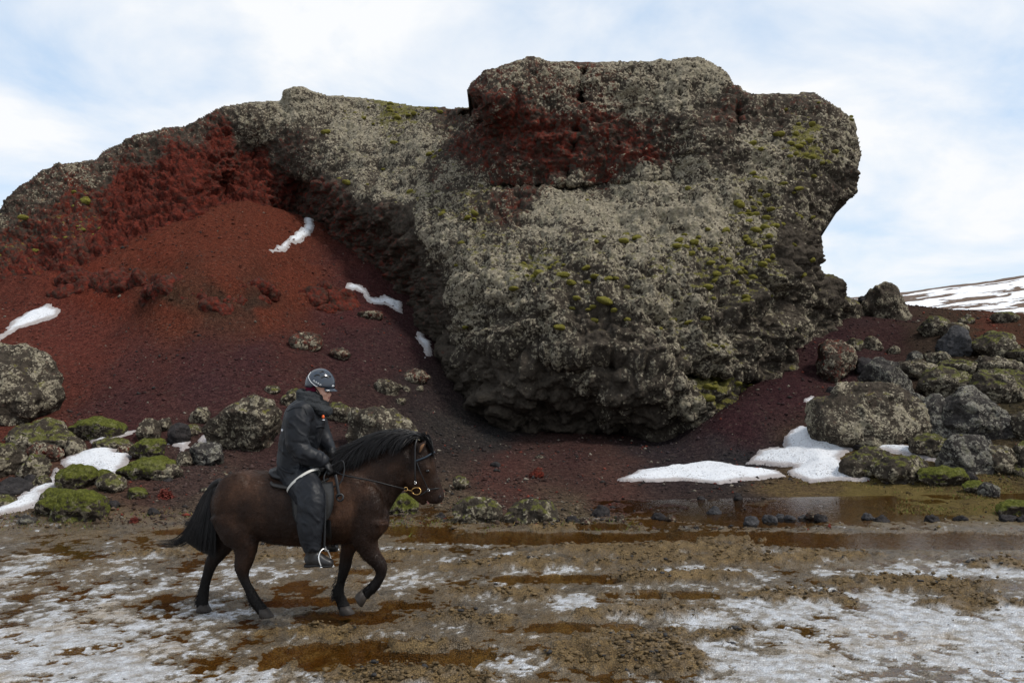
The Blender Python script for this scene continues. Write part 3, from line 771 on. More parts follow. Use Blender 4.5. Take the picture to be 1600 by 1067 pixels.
MATS = {
 'lichen': rock_material('lichen boulder', False, .66, .12, .32, scale=1.6),
 'redlichen': rock_material('red lichen boulder', False, .62, .5, .15, scale=1.6),
  'moss': rock_material('mossy boulder', False, .64, .0, .58, scale=1.6, mosscol=((.040, .044, .009), (.125, .125, .028))),
 'fullmoss': rock_material('moss covered boulder', False, .58, .0, .98, scale=1.6, mosscol=((.034, .040, .006), (.130, .140, .022))),
 'grey': rock_material('grey lichen boulder', False, .72, .0, .12, dark=(.030, .027, .025), pale=(.25, .235, .20), scale=1.6),
 'dark': rock_material('dark lava stone', False, .18, .05, .05, dark=(.022, .020, .020), scale=2.2),
 'wetstone': rock_material('bare grey stone', False, .28, .0, .0, dark=(.035, .034, .035), pale=(.13, .13, .13), scale=3.0),
'redrock': rock_material('crumbling red brown rock', False, .10, .72, .0, dark=(.036, .022, .017), scale=1.2),
 'red': rock_material('red cinder stone', False, .05, 1.0, .0, scale=2.5),
}

def boulder(name, box, kind, label, cat='boulder', group=None, seed=None, depth=1.0, rough=1.0, dist=None, tilt=0.0, facets=9, round_=.0, sink=.12):
    x0, y0, x1, y1 = box
    cx = (x0 + x1) / 2
    d = dist or ray_hit(cx, y1 - .06 * (y1 - y0), 10.5 if y1 < 830 else 6)
    w = (x1 - x0) / FPX * d; h = (y1 - y0) / FPX * d
    th = depth * (w * .55 + h * .45)
    d2 = d + th * .30
    k = d2 / d
    hh = h * k * (1 + sink); ww = w * k
    c = unproject(cx, (y0 + y1) / 2, d2); c = c + np.array([0, 0, -hh * sink * .45])
    seed = seed if seed is not None else int(x0 * 7 + y0 * 13) % 9973
    px = max(x1 - x0, y1 - y0)
    sub = 6 if px > 105 else 5 if px > 50 else 4 if px > 16 else 3
    P, F, nod, lump = rock_shape(seed, (ww, th, hh), sub, rough, facets, round_)
    if tilt:
        a = math.radians(tilt); R = np.array([[math.cos(a), 0, math.sin(a)], [0, 1, 0], [-math.sin(a), 0, math.cos(a)]])
        P = P @ R.T
    me = new_mesh(name, P, F)
    add_attr(me, 'lump', .6 * nod + .4 * lump); add_attr(me, 'block', lump)
    o = link(name, me, MATS[kind]); o.location = c
    tag(o, label, cat, group)
    return o

GL, GR, GM, GS = 'boulders on the bank left of the rider', 'boulders tumbled below the hill on the right', 'boulders behind the horse', 'stones at the water edge'
# ---- right-hand rockfall
for b in [
 ('boulder',(1273,529,1334,600),'redlichen','upright reddish lichen boulder, leftmost in the right rockfall beside the cinder gully',GR,1.0),
 ('boulder',(1346,526,1379,549),'lichen','small pale rounded lichen boulder alone on the dark red cinder',GR,1.0),
 ('boulder',(1318,529,1350,549),'moss','low mossy stone against the left side of the pale rounded boulder',GR,1.0),
 ('boulder',(1342,561,1424,637),'grey','big grey angular boulder with shaded undercut face, directly above the long lichen boulder',GR,1.0),
 ('boulder',(1269,598,1437,700),'lichen','largest lichen boulder of the rockfall, moss along its ridge, above the snow',GR,.8),
 ('boulder',(1466,606,1593,694),'grey','largest grey boulder of the rockfall, wedge shaped, near the right edge',GR,.9),
 ('boulder',(1436,620,1500,693),'grey','rough grey boulder leaning against the left of the big wedge shaped one',GR,1.0),
 ('boulder',(1430,578,1522,624),'moss','moss topped boulder lying behind the big wedge shaped grey one',GR,1.0),
 ('boulder',(1440,545,1484,574),'lichen','small lichen boulder just below the smooth round grey one',GR,1.0),
 ('boulder',(1402,560,1466,598),'lichen','brown lichen boulder between the big grey angular one and the moss topped one',GR,1.0),
 ('boulder',(1465,508,1516,563),'wetstone','smooth round grey boulder standing upright on the red cinder',GR,.9),
 ('boulder',(1474,506,1512,532),'lichen','lichen stone peeking over the smooth round grey boulder',GR,1.0),
 ('boulder',(1436,497,1481,526),'moss','moss capped boulder on the skyline bank below the snowy hill',GR,1.0),
 ('boulder',(1515,524,1612,563),'moss','dark flat mossy boulder on the bank at the right edge, below the far red soil',GR,1.0),
 ('boulder',(1465,560,1530,589),'moss','flat mossy slab between the smooth round boulder and the moss topped one',GR,1.0),
 ('boulder',(1525,556,1596,590),'lichen','broad low lichen slab below the dark flat mossy boulder',GR,1.0),
 ('boulder',(1519,578,1625,632),'moss','broad mossy boulder behind the big wedge, cut by the right edge',GR,.9),
 ('boulder',(1572,542,1625,572),'moss','small mossy boulder cut off by the right edge, highest on that side',GR,1.0),
 ('boulder',(1418,680,1486,718),'moss','boulder with a bright moss patch on its left end, at the tip of the snow',GR,1.0),
 ('boulder',(1473,679,1560,744),'grey','brown angular wedge boulder with mossy tip, front row of the rockfall',GR,.9),
 ('boulder',(1528,694,1588,742),'lichen','speckled boulder against the right flank of the brown angular wedge',GR,1.0),
 ('boulder',(1313,699,1398,753),'moss','dark mossy boulder lying in the snow, highest end of the low row in front',GR,.8),
 ('boulder',(1368,713,1462,760),'moss','long low mossy boulder in the middle of the low row, below the snow tongue',GR,.7),
 ('boulder',(1432,728,1512,763),'fullmoss','low green mossy hump ending the row in front of the brown angular wedge',GR,.7),
 ('boulder',(1504,750,1545,774),'fullmoss','little green mossy stone on the yellow grass by the right rockfall',GR,1.0),
 ('boulder',(1530,752,1563,778),'grey','little pale grey stone touching the green mossy one on the grass',GR,1.0),
 ('boulder',(1562,779,1625,811),'fullmoss','dark mossy tussock stone cut by the right edge, beside the water',GR,1.0),
 ('boulder',(1585,690,1650,750),'moss','mossy bank stone cut off by the right edge in the front row',GR,1.0),
 ('boulder',(1580,640,1660,700),'lichen','lichen boulder mostly outside the right edge, beside the big wedge',GR,1.0),
 ('boulder',(1322,690,1372,703),'dark','flat dark stone under the largest lichen boulder, behind the snow',GR,1.0),
 ('boulder',(1415,612,1448,642),'grey','stone wedged in the gap between the big angular boulder and the moss topped one',GR,1.0),
 ('boulder',(1495,493,1522,509),'moss','small dark rock on the skyline in front of the far snow, left one',GR,1.0),
 ('boulder',(1549,488,1590,507),'moss','wide dark rock on the skyline in front of the far snow, right one',GR,1.0),
 ('boulder',(1336,556,1368,592),'dark','dark stone in the shade between the reddish upright boulder and the grey one',GR,1.0),
]:
    boulder(b[0], b[1], b[2], b[3], group=b[4], depth=b[5])
boulder('rock_outcrop', (1353, 447, 1420, 512), 'lichen', 'craggy lichen covered outcrop on the skyline left of the snowy hill', 'rock outcrop', None, dist=33.5, rough=1.5, sink=.3)
boulder('rock_outcrop', (1340, 458, 1366, 482), 'dark', 'small dark outcrop on the skyline, against the left foot of the craggy one', 'rock outcrop', None, dist=35, rough=1.5, sink=.3)
for cx, cy, r_, kd_, lb in (           # small stones wedged between the big ones
  (1400, 604, 14, 'lichen', 'small pale stone tucked under the lower edge of the brown lichen boulder'),
  (1500, 598, 15, 'moss', 'small mossy stone above the peak of the big wedge shaped boulder'),
  (1585, 606, 16, 'moss', 'small mossy stone at the right edge just above the big wedge shaped boulder'),
  (1430, 560, 13, 'grey', 'small grey stone left of the small lichen boulder below the smooth round one'),
  (1395, 548, 10, 'lichen', 'small pale stone on the cinder right of the pale rounded boulder'),
  (1545, 549, 14, 'dark', 'small dark stone under the dark flat mossy boulder at the right'),
  (1592, 737, 17, 'moss', 'small mossy stone on the bank at the right edge, right of the speckled boulder'),
  (1302, 612, 10, 'dark', 'small dark stone between the reddish upright boulder and the largest lichen boulder'),
  (1352, 640, 11, 'grey', 'small grey stone filling the gap under the big grey angular boulder'),
  (1516, 747, 12, 'dark', 'small dark stone below the foot of the brown angular wedge boulder')):
    boulder('boulder', (cx - r_, cy - r_ * .8, cx + r_, cy + r_ * .6), kd_, lb, group=GR)
for cx, cy, r_, kd_, lb in (           # cinder lumps about the left bank
  (322, 768, 9, 'lichen', 'small lichen stone on the gravel between the red plant and the horse tail'),
  (262, 752, 7, 'dark', 'small dark stone just below the low pale lichen boulder'),
  (352, 742, 8, 'redlichen', 'small brown stone on the gravel under the dark angular split stone'),
  (176, 790, 10, 'dark', 'small dark stone right of the bright green front boulder'),
  (240, 802, 9, 'dark', 'small dark stone by the track below the red plant'),
  (500, 742, 8, 'dark', 'small dark stone on the gravel behind the saddle'),
  (690, 772, 8, 'redlichen', 'small brown stone right of the horse muzzle')):
    boulder('stone', (cx - r_, cy - r_ * .8, cx + r_, cy + r_ * .6), kd_, lb, 'stone', 'small loose stones on the left bank', rough=1.6)
def rock_ledge(path, label, n, seed):
    r = np.random.default_rng(seed); xs_ = [p_[0] for p_ in path]; ys_ = [p_[1] for p_ in path]; root = None
    for i in range(n):
        f = (i + .5) / n; cx = xs_[0] + (xs_[-1] - xs_[0]) * f + r.uniform(-6, 6); cy = float(np.interp(cx, xs_, ys_)) + r.uniform(-16, 9)
        w_, h_ = r.uniform(30, 62), r.uniform(26, 50)
        d = ray_hit(cx, cy + h_ * .35) + r.uniform(.55, .95); c = unproject(cx, cy, d)
        if root is None:
            root = empty('rock_ledge', c); tag(root, label, 'rock ledge', 'ledges of crumbling rock on the red slope')
        P, F, nod, lump = rock_shape(seed * 31 + i, (w_ / FPX * d, .9, h_ / FPX * d), 4, 1.9, 9, .0)
        me = new_mesh('ledge_block', P, F); add_attr(me, 'lump', nod); add_attr(me, 'block', lump)
        o = link('ledge_block', me, MATS['redrock'], root); o.location = c - np.array(root.location)
rock_ledge([(232, 462), (290, 470), (330, 478), (372, 474), (408, 462)], 'dark crumbling brown rock ledge across the middle of the red slope', 26, 5)
rock_ledge([(96, 458), (150, 450), (228, 452)], 'rounded red rock ledge right above the left snow patch on the red slope', 14, 7)
rock_ledge([(476, 486), (510, 478), (540, 470)], 'small crumbling ledge left of the snow streak at the dark hollow', 5, 9)
# ---- left bank
for b in [
 ('boulder',(-60,543,92,668),'lichen','huge lichen boulder half way up the red slope, cut by the left edge',GL,.8),
 ('boulder',(15,652,128,716),'moss','big broad mossy lichen boulder at the foot of the red slope, far left',GL,.8),
 ('boulder',(112,654,195,690),'fullmoss','low mossy boulder running right from the big broad one, behind the snow',GL,1.0),
 ('boulder',(40,693,98,724),'redlichen','brownish low boulder in front of the big broad mossy one',GL,1.0),
 ('boulder',(97,680,133,716),'lichen','steep lichen boulder at the upper left tip of the main left snow patch',GL,1.0),
 ('boulder',(-30,694,35,750),'moss','tall mossy boulder cut by the left edge',GL,1.0),
 ('boulder',(28,710,79,752),'moss','dark mossy boulder right of the tall one at the left edge',GL,1.0),
 ('boulder',(50,739,79,764),'moss','small dark mossy stone touching the left side of the snow tongue',GL,1.0),
 ('boulder',(36,742,58,764),'dark','small dark stone left of the snow tongue, between mossy neighbours',GL,1.0),
 ('boulder',(-25,748,46,780),'dark','wide dark flat boulder at the left edge beside the snow tongue',GL,1.0),
 ('boulder',(-20,774,27,797),'moss','low mossy stone at the left edge below the wide dark one',GL,1.0),
 ('boulder',(91,727,155,768),'fullmoss','green mossy boulder standing in the main left snow patch',GL,1.0),
 ('boulder',(150,741,197,773),'moss','mossy lichen boulder just right of the green one in the snow',GL,1.0),
 ('boulder',(66,760,102,791),'fullmoss','dark mossy stone at the lower side of the snow tongue',GL,1.0),
 ('boulder',(60,766,130,810),'fullmoss','flat mossy hump behind the bright green front boulder',GL,1.0),
 ('boulder',(81,766,164,822),'fullmoss','bright green mossy boulder with white flecks, nearest the muddy track on the left',GL,.9),
 ('boulder',(187,714,280,752),'fullmoss','long mossy boulder left of the dark angular stone',GL,.9),
 ('boulder',(207,685,264,721),'fullmoss','bright moss covered hump above the long mossy boulder',GL,1.0),
 ('boulder',(233,727,284,754),'lichen','low pale lichen boulder in front of the long mossy one',GL,1.0),
 ('boulder',(216,654,249,692),'lichen','pointed upright lichen rock at the foot of the red slope',GL,1.0),
 ('boulder',(198,760,236,785),'fullmoss','small mossy hummock beside the red leaved plant',GL,1.0),
 ('boulder',(29,804,58,824),'grey','small bare grey stone by the track at the far left',GL,1.0),
 ('boulder',(147,684,206,704),'moss','flat mossy slab between the two left snow patches',GL,1.0),
 ('boulder',(182,693,206,712),'redlichen','little lichen stone at the top edge of the main left snow patch',GL,1.0),
 ('boulder',(151,733,176,746),'fullmoss','small moss cushion stone ringed by snow',GL,1.0),
 ('boulder',(264,663,296,697),'dark','dark cindery lump right of the pointed lichen rock',GL,1.0),
 ('boulder',(294,633,329,664),'lichen','knobbly lichen rock touching the left of the big boulder behind the rider',GL,1.0),
 ('boulder',(284,664,318,682),'moss','small mossy stone below the knobbly lichen rock',GL,1.0),
 ('boulder',(247,650,268,676),'lichen','small leaning lichen rock just right of the pointed one',GL,1.0),
 ('boulder',(294,694,349,732),'grey','dark angular split stone with moss top, left of the horse rump',GL,1.0),
 ('boulder',(278,706,304,730),'lichen','small lichen stone against the left of the dark angular split stone',GL,1.0),
 ('boulder',(326,613,443,716),'lichen','largest boulder behind the rider, lichen grey with a red left flank',GM,.8),
 ('boulder',(528,641,652,722),'lichen','pale lichen boulder behind the horse neck',GM,.8),
 ('boulder',(509,624,547,664),'moss','mossy boulder showing behind the rider chest',GM,1.0),
 ('boulder',(538,637,573,660),'lichen','small lichen stone between the rider and the pale boulder',GM,1.0),
 ('boulder',(415,602,438,618),'moss','small mossy stone on the slope left of the helmet',GM,1.0),
 ('boulder',(438,607,472,640),'moss','lichen stone half hidden behind the rider scarf',GM,1.0),
 ('boulder',(586,593,628,620),'lichen','pale lichen rock on the dark slope, larger of the lower two',GM,1.0),
 ('boulder',(628,576,670,600),'redlichen','brown crumbly rock on the slope below the small hanging snow patch',GM,1.0),
 ('boulder',(628,602,642,613),'lichen','tiny lichen stone right of the pale lichen rock',GM,1.0),
 ('boulder',(648,602,662,612),'lichen','tiny lichen stone below the brown crumbly rock',GM,1.0),
 ('boulder',(616,620,634,632),'lichen','tiny lichen stone below the pale lichen rock',GM,1.0),
 ('boulder',(454,520,504,548),'redlichen','low brown rock above the helmet, half buried in the red slope',GM,1.0),
 ('boulder',(514,545,548,562),'redlichen','low flat brown rock on the red slope right of the helmet',GM,1.0),
 ('boulder',(557,482,600,502),'redlichen','brown crumbly rock under the snow streak at the cave mouth',GM,1.0),
 ('boulder',(603,771,658,809),'fullmoss','bright green moss covered stone under the horse chin',GM,1.0),
 ('boulder',(708,777,784,821),'moss','white flecked mossy boulder, left of the pair by the brown puddle',GM,.9),
 ('boulder',(786,781,874,821),'moss','rounded mossy boulder, right of the pair by the brown puddle',GM,.9),
 ('boulder',(704,744,733,766),'moss','small mossy stone on the cinder in front of the horse nose',GM,1.0),
]:
    boulder(b[0], b[1], b[2], b[3], group=b[4], depth=b[5])
for i, b in enumerate([
 ((827,731,847,746),'red','single brick red cinder stone on the dark gravel below the crag'),
 ((836,711,849,719),'lichen','small pale stone up the gravel above the brick red stone'),
 ((766,721,782,730),'dark','flat dark stone on the gravel left of the brick red stone'),
 ((924,789,951,810),'dark','round black cinder stone on the bank right of the mossy pair'),
 ((1101,792,1125,806),'wetstone','smooth oval grey stone at the puddle, highest of the waterline stones'),
 ((1160,805,1184,822),'wetstone','largest angular grey stone standing in the brown water'),
 ((1193,803,1215,818),'wetstone','rounded grey stone just right of the largest angular one in the water'),
 ((1211,801,1225,812),'wetstone','small grey stone behind the rounded one in the water'),
 ((1227,804,1243,814),'wetstone','small low stone, fourth from the left in the water row'),
 ((1246,803,1260,812),'wetstone','small round stone left of the two brown ones in the water row'),
 ((1259,802,1276,814),'redlichen','left of the two brown stones in the water row'),
 ((1273,803,1292,817),'dark','right and larger of the two brown stones in the water row'),
 ((1346,801,1367,814),'wetstone','pale flat stone left of a dark one at the water edge'),
 ((1364,804,1388,818),'dark','dark stone touching the pale flat one at the water edge'),
 ((1446,804,1468,818),'dark','dark brown stone alone on the muddy shore below the grass'),
 ((1491,804,1511,817),'dark','dark stone on the shore, between the lone brown one and the right edge pair'),
 ((1561,804,1589,817),'dark','left stone of the dark pair at the right edge waterline'),
 ((1588,807,1612,820),'dark','right stone of the dark pair, cut by the right edge'),
 ((1147,770,1159,782),'dark','upright dark stone below the right tip of the lower snow patch'),
 ((1089,773,1101,782),'dark','dark stone below the middle of the lower snow patch'),
 ((1018,801,1042,814),'dark','dark flat stone on the bank, left one of two by the puddle head'),
 ((1040,804,1056,815),'redlichen','reddish stone on the bank, right one of two by the puddle head'),
 ((962,806,982,818),'redlichen','reddish brown stone on the bank right of the round black one'),
 ((884,806,906,818),'dark','low dark stone on the bank right of the rounded mossy boulder'),
 ((905,808,924,819),'redlichen','low reddish stone touching the round black one on its left'),
 ((682,799,697,812),'dark','dark stone left of the white flecked mossy boulder'),
 ((1131,1002,1152,1012),'wetstone','flat dark stone frozen into the near ice'),
 ((955,960,985,970),'wetstone','flat dark stone in the mud near the middle of the track'),
]):
    boulder('stone', b[0], b[1], b[2], 'stone', GS, facets=8, sink=.45, rough=1.7)

# ================================================================== snow patches, draped over the slope
t = NT('old snow'); pp = t.pos()
nn = t.noise(pp, 3.0, 5, .6); nf = t.noise(pp, 26, 4, .6); ds = t.voronoi(pp, 9, 'Color'); sd = t.n.new('ShaderNodeSeparateColor'); t.l.new(ds, sd.inputs[0])
dirt = t.math('MULTIPLY', t.ramp(t.math('ADD', t.noise(pp, 26, 3, .7), t.math('MULTIPLY', t.noise(pp, 1.6, 3), .25)), .71, .78), .8)
rim = t.math('MULTIPLY', t.ramp(t.math('ADD', t.attr('rim'), t.math('MULTIPLY', t.math('SUBTRACT', nf, .5), .5)), .75, .25), .75)
t.set(Base_Color=t.mix(rim, t.mix(dirt, t.mix(nn, (.62, .64, .68), (.75, .76, .78)), (.10, .07, .06)), (.26, .21, .19)), Roughness=.75, Normal=t.bump(t.math('ADD', nn, t.math('MULTIPLY', nf, .7)), .9, .08))
t.b.inputs['Specular IOR Level'].default_value = .2
M_SNOW = t.m

def snow_patch(poly, label, thick=.14, step=.05, ragged=.08):
    W = []
    for px, py in poly:
        d = ray_hit(px, py, 10.5); W.append(unproject(px, py, d)[:2])
    W = np.array(W)
    x0, y0 = W.min(0) - .3; x1, y1 = W.max(0) + .3
    step = max(step, math.sqrt((x1 - x0) * (y1 - y0) / 26000))
    xs, ys = np.arange(x0, x1, step), np.arange(y0, y1, step)
    X, Y = np.meshgrid(xs, ys); x, y = X.ravel(), Y.ravel()
    sd = dist_poly(x, y, [tuple(w) for w in W]) * np.where(in_poly(x, y, [tuple(w) for w in W]), 1, -1)
    p = np.stack([x, y, 0 * x], -1)
    sd = sd + ragged * fbm(p, 3.0, 4, 301) + ragged * .6 * fbm(p, 11, 2, 303)
    z = terrain_full(x, y)[0]; zs = terrain_smooth(x, y)
    z = .45 * z + .55 * np.maximum(z, zs)
    top = thick * sstep(-.15, .7, sd) * .9 + .03 * fbm(p, 1.6, 3, 305) * np.clip(sd * 3, 0, 1) + .012
    zz = np.where(sd > 0, z + top, z - .05 + sd * .6)
    m = (sd > -1.6 * step - .02).reshape(len(ys), len(xs))
    mask = m[:-1, :-1] & m[1:, :-1] & m[:-1, 1:] & m[1:, 1:]
    F = grid_faces(len(ys), len(xs), mask)
    us, inv = np.unique(F, return_inverse=True)
    me = new_mesh('snow_patch', np.stack([x, y, zz], -1)[us], inv.reshape(-1, 4))
    add_attr(me, 'rim', np.clip(sd[us] / .28, 0, 1))
    tag(link('snow_patch', me, M_SNOW), label, 'snow', 'snow patches left on the slope')

z3 = lambda l: [(a / 4.444, 620 + b / 4.444) for a, b in l]
z5 = lambda l: [(1000 + a / 2.425, 380 + b / 2.425) for a, b in l]
snow_patch(z3([(-120,830),(0,770),(130,705),(200,655),(255,605),(345,570),(360,515),(430,445),(510,395),(620,370),(800,350),(830,390),(940,388),(900,450),(830,548),(690,535),(560,500),(410,480),(405,560),(412,625),(300,680),(312,752),(180,800),(0,842),(-120,880)]), 'largest snow patch on the left bank, a tongue running down to the left edge')
snow_patch(z3([(622,290),(720,262),(845,222),(855,252),(955,232),(905,280),(780,300),(680,338),(625,338)]), 'snow strip above the flat mossy slab on the left bank')
snow_patch(z3([(1165,335),(1240,325),(1335,320),(1305,370),(1250,402),(1232,355)]), 'small snow scrap left of the dark angular split stone', .1)
snow_patch(z3([(1378,292),(1420,266),(1478,280),(1475,352),(1375,325)]), 'small snow scrap under the left side of the big boulder behind the rider', .1)
snow_patch([(418,402),(430,390),(452,374),(474,356),(486,347),(491,362),(476,378),(455,387),(432,397),(422,406)], 'narrow slanting snow streak high on the red slope', .1)
snow_patch([(538,452),(548,444),(566,452),(578,464),(600,466),(628,474),(629,490),(618,488),(600,478),(580,474),(565,462)], 'ragged snow streak at the mouth of the dark hollow', .1)
snow_patch([(650,519),(660,519),(664,530),(674,536),(675,555),(664,560),(658,540),(650,530)], 'smallest hanging snow scrap beside the foot of the crag', .08)
snow_patch([(-40,545),(5,522),(20,502),(45,487),(75,478),(92,484),(88,494),(60,502),(30,513),(5,526),(-40,560)], 'snow patch on the red slope at the left edge', .12)
snow_patch(z5([(405,832),(455,790),(540,772),(545,740),(600,697),(660,703),(720,740),(830,764),(960,768),(1080,788),(1140,826),(1010,812),(900,785),(830,775),(770,800),(760,825),(820,868),(878,907),(760,905),(640,903),(555,880),(585,850),(500,840)]), 'largest snow patch on the right, sloping down from the largest lichen boulder', .2)
snow_patch(z5([(-90,898),(0,872),(90,858),(180,850),(260,842),(340,836),(430,866),(520,863),(545,888),(440,905),(300,915),(230,906),(130,903),(60,908),(-30,905)]), 'long low snow patch between the dark gravel and the puddle', .16)
snow_patch([(468,319),(476,318),(478,327),(471,329)], 'tiny dot of snow at the top of the hollow', .06)
snow_patch([(1254,628),(1270,618),(1276,628),(1262,637)], 'tiny snow scrap at the left foot of the largest lichen boulder', .06)

# ================================================================== moss cushions on the crag (its parts)
t = NT('moss cushion'); pp = t.pos()
n_ = t.noise(pp, 9, 4, .6); n2_ = t.noise(pp, 60, 3, .6)
t.set(Base_Color=t.mix(t.ramp(n_, .3, .7), (.070, .066, .014), (.215, .190, .045)), Roughness=.95, Normal=t.bump(t.math('ADD', n_, t.math('MULTIPLY', n2_, .5)), .8, .03))
t.b.inputs['Specular IOR Level'].default_value = .03
M_MOSS = t.m
cush = []
for k in range(6):
    D, F = ico(3)
    q = D + k * 5.1
    f1, f2, cid = worley(q * 2.1, 400 + k)
    r = 1 + .35 * fbm(q, 1.3, 3, 401 + k) + .32 * (np.sqrt(np.clip(1 - f1 * f1 * 1.4, 0, 1)) - .5)
    P = D * r[:, None] * np.array([1, .8, .6])
    cush.append(new_mesh('moss_cushion', P, F)); cush[-1].materials.append(M_MOSS)
w = np.clip(c_M - .12, 0, 1) ** 1.3 * np.clip(CN[:, 2] + .25, .05, 1) * (c_y > 150) * sstep(-.05, .25, fbm(CP, .5, 3, 415))
w = w / w.sum()
pick = RNG.choice(len(CP), 240, replace=False, p=w)
for i in pick:
    o = link('moss_cushion', cush[int(i) % 6], None, crag)
    n = CN[i]; s_ = float(RNG.uniform(.06, .15) * (1.5 if RNG.random() < .1 else 1))
    o.location = CP[i] + n * (.12 * s_)
    o.rotation_euler = (RNG.uniform(-.5, .1), RNG.uniform(-.3, .3), RNG.uniform(-.7, .7))
    o.scale = (s_ * RNG.uniform(.85, 1.3), s_, s_ * RNG.uniform(.75, 1.1))

# ================================================================== loose cinder scattered over the slopes (nobody could count it)
def scatter_cinder(n):
    y = 1.0 / RNG.uniform(1 / 40.0, 1 / 11.9, n); u = RNG.uniform(-.78, .72, n); x = u * (y + 1.5)
    z = terrain_full(x, y)[0]
    C = np.stack([x, y, z], -1)
    so = soil_at(C)
    px, py = project(C)
    dens = .35 + .65 * sstep(-.2, .3, fbm(C, .7, 3, 501))
    dens *= 1 - .85 * sstep(1290, 1330, px) * sstep(755, 765, py)
    keep = (RNG.random(n) < dens) & (z > .0)
    C, so, y = C[keep], so[keep], y[keep]
    n = len(C)
    s_ = .0095 * y / 12 * (1 + 1.6 * RNG.random(n) ** 5) + .045 * RNG.random(n) ** 16
    B = np.array([(1, 0, 0), (-1, 0, 0), (0, 1, 0), (0, -1, 0), (0, 0, 1), (0, 0, -1)], float)
    FB = np.array([(0, 2, 4), (2, 1, 4), (1, 3, 4), (3, 0, 4), (2, 0, 5), (1, 2, 5), (3, 1, 5), (0, 3, 5)])
    V = B[None] * (s_[:, None, None] * RNG.uniform(.55, 1.3, (n, 6, 1))) + RNG.normal(size=(n, 6, 3)) * (s_ * .22)[:, None, None]
    V = V * np.array([1.15, 1.0, .8]) + C[:, None, :] + np.array([0, 0, .3]) * s_[:, None, None]
    F = (FB[None] + 6 * np.arange(n)[:, None, None]).reshape(-1, 3)
    me = new_mesh('loose_cinder', V.reshape(-1, 3), F, smooth=False)
    k = RNG.random(n)
    colr = so[:, :3] * (.45 + 1.1 * RNG.random(n))[:, None]
    colr = np.where((k < .16)[:, None], np.array([.030, .027, .026]), colr)
    colr = np.where((k > .955)[:, None], np.array([.17, .15, .12]) * RNG.uniform(.6, 1.2, n)[:, None], colr)
    colr = np.where(((k > .90) & (k < .945))[:, None], np.array([.15, .038, .026]) * RNG.uniform(.6, 1.1, n)[:, None], colr)
    add_attr(me, 'tint', np.repeat(colr, 6, 0))
    return me
t = NT('cinder stones'); t.set(Base_Color=t.attr('tint', 'Color'), Roughness=.9)
t.b.inputs['Specular IOR Level'].default_value = .08
tag(link('loose_cinder', scatter_cinder(42000), t.m), 'loose red and black cinder gravel strewn over the slopes', 'gravel', kind='stuff')

# grass on the bank by the puddle and round the stones
def scatter_grass(n):
    S = []
    px = np.concatenate([RNG.uniform(1240, 1680, n), RNG.uniform(-80, 1000, n // 3)])
    py = np.concatenate([RNG.uniform(752, 802, n), RNG.uniform(808, 826, n // 3)])
    d = ground_d(py) + RNG.normal(size=len(px)) * .2; x = (px - 800) / FPX * d
    z = terrain_full(x, d)[0]
    m = fbm(np.stack([x, d, 0 * x], -1), .9, 3, 601) + .55 * RNG.random(len(x)) > .12
    m &= z > -.01
    x, d, z = x[m], d[m], z[m]; n = len(x)
    h = RNG.uniform(.015, .06, n); a = RNG.uniform(0, 6.283, n); w_ = RNG.uniform(.004, .010, n)
    lx, ly = RNG.normal(size=n) * h * .9, RNG.normal(size=n) * h * .9
    A = np.stack([x - np.cos(a) * w_, d - np.sin(a) * w_, z - .01], -1); Bp = np.stack([x + np.cos(a) * w_, d + np.sin(a) * w_, z - .01], -1)
    Cp = np.stack([x + lx, d + ly, z + h], -1)
    V = np.stack([A, Bp, Cp], 1).reshape(-1, 3); F = np.arange(3 * n).reshape(-1, 3)
    me = new_mesh('short_grass', V, F, smooth=False)
    k = RNG.random(n)[:, None]
    colr = np.where(k < .3, np.array([.10, .13, .025]), np.where(k < .7, np.array([.19, .13, .05]), np.array([.13, .085, .035]))) * RNG.uniform(.6, 1.2, (n, 1))
    add_attr(me, 'tint', np.repeat(colr, 3, 0))
    return me
t = NT('short grass'); t.set(Base_Color=t.attr('tint', 'Color'), Roughness=.8)
t.b.inputs['Specular IOR Level'].default_value = .1
tag(link('short_grass', scatter_grass(16000), t.m), 'thin yellowed grass and moss along the water edge', 'grass', kind='stuff')

# red leaved low plant beside the moss hummock
def red_plant(box, label):
    x0, y0, x1, y1 = box
    d = ray_hit((x0 + x1) / 2, y1, 10.5); c = unproject((x0 + x1) / 2, y1, d); w_ = (x1 - x0) / FPX * d; h_ = (y1 - y0) / FPX * d
    root = empty('red_plant', c); tag(root, label, 'plant', 'red leaved plants on the bank')
    n = 260; a = RNG.uniform(0, 6.283, n); r = np.sqrt(RNG.random(n)) * w_ / 2
    x, y = np.cos(a) * r, np.sin(a) * r * .7; z = RNG.uniform(.15, 1, n) * h_ * np.sqrt(np.clip(1.05 - (r / (w_ / 2)) ** 2, .05, 1))
    s_ = w_ * .07
    V = np.stack([x, y, z], -1)[:, None, :] + RNG.normal(size=(n, 4, 3)) * s_
    me = new_mesh('leaves', V.reshape(-1, 3), np.array([[4 * i, 4 * i + 1, 4 * i + 2] for i in range(n)] + [[4 * i, 4 * i + 2, 4 * i + 3] for i in range(n)]), False)
    o = link('leaves', me, M_REDLEAF, root); o['kind'] = 'stuff'
    bm = bmesh.new()
    for k in range(14):
        a_ = random.uniform(0, 6.28); q = Vector((math.cos(a_) * w_ * .35, math.sin(a_) * w_ * .25, h_ * .8))
        m_ = Matrix.Translation(q / 2) @ q.to_track_quat('Z', 'Y').to_matrix().to_4x4()
        bmesh.ops.create_cone(bm, cap_ends=True, segments=4, radius1=.006, radius2=.003, depth=q.length, matrix=m_)
    me = bpy.data.meshes.new('stems'); bm.to_mesh(me); bm.free(); link('stems', me, M_REDLEAF, root)
M_REDLEAF = simple_mat('red leaves', (.135, .032, .024), .7, .5, 30, spec=.1)
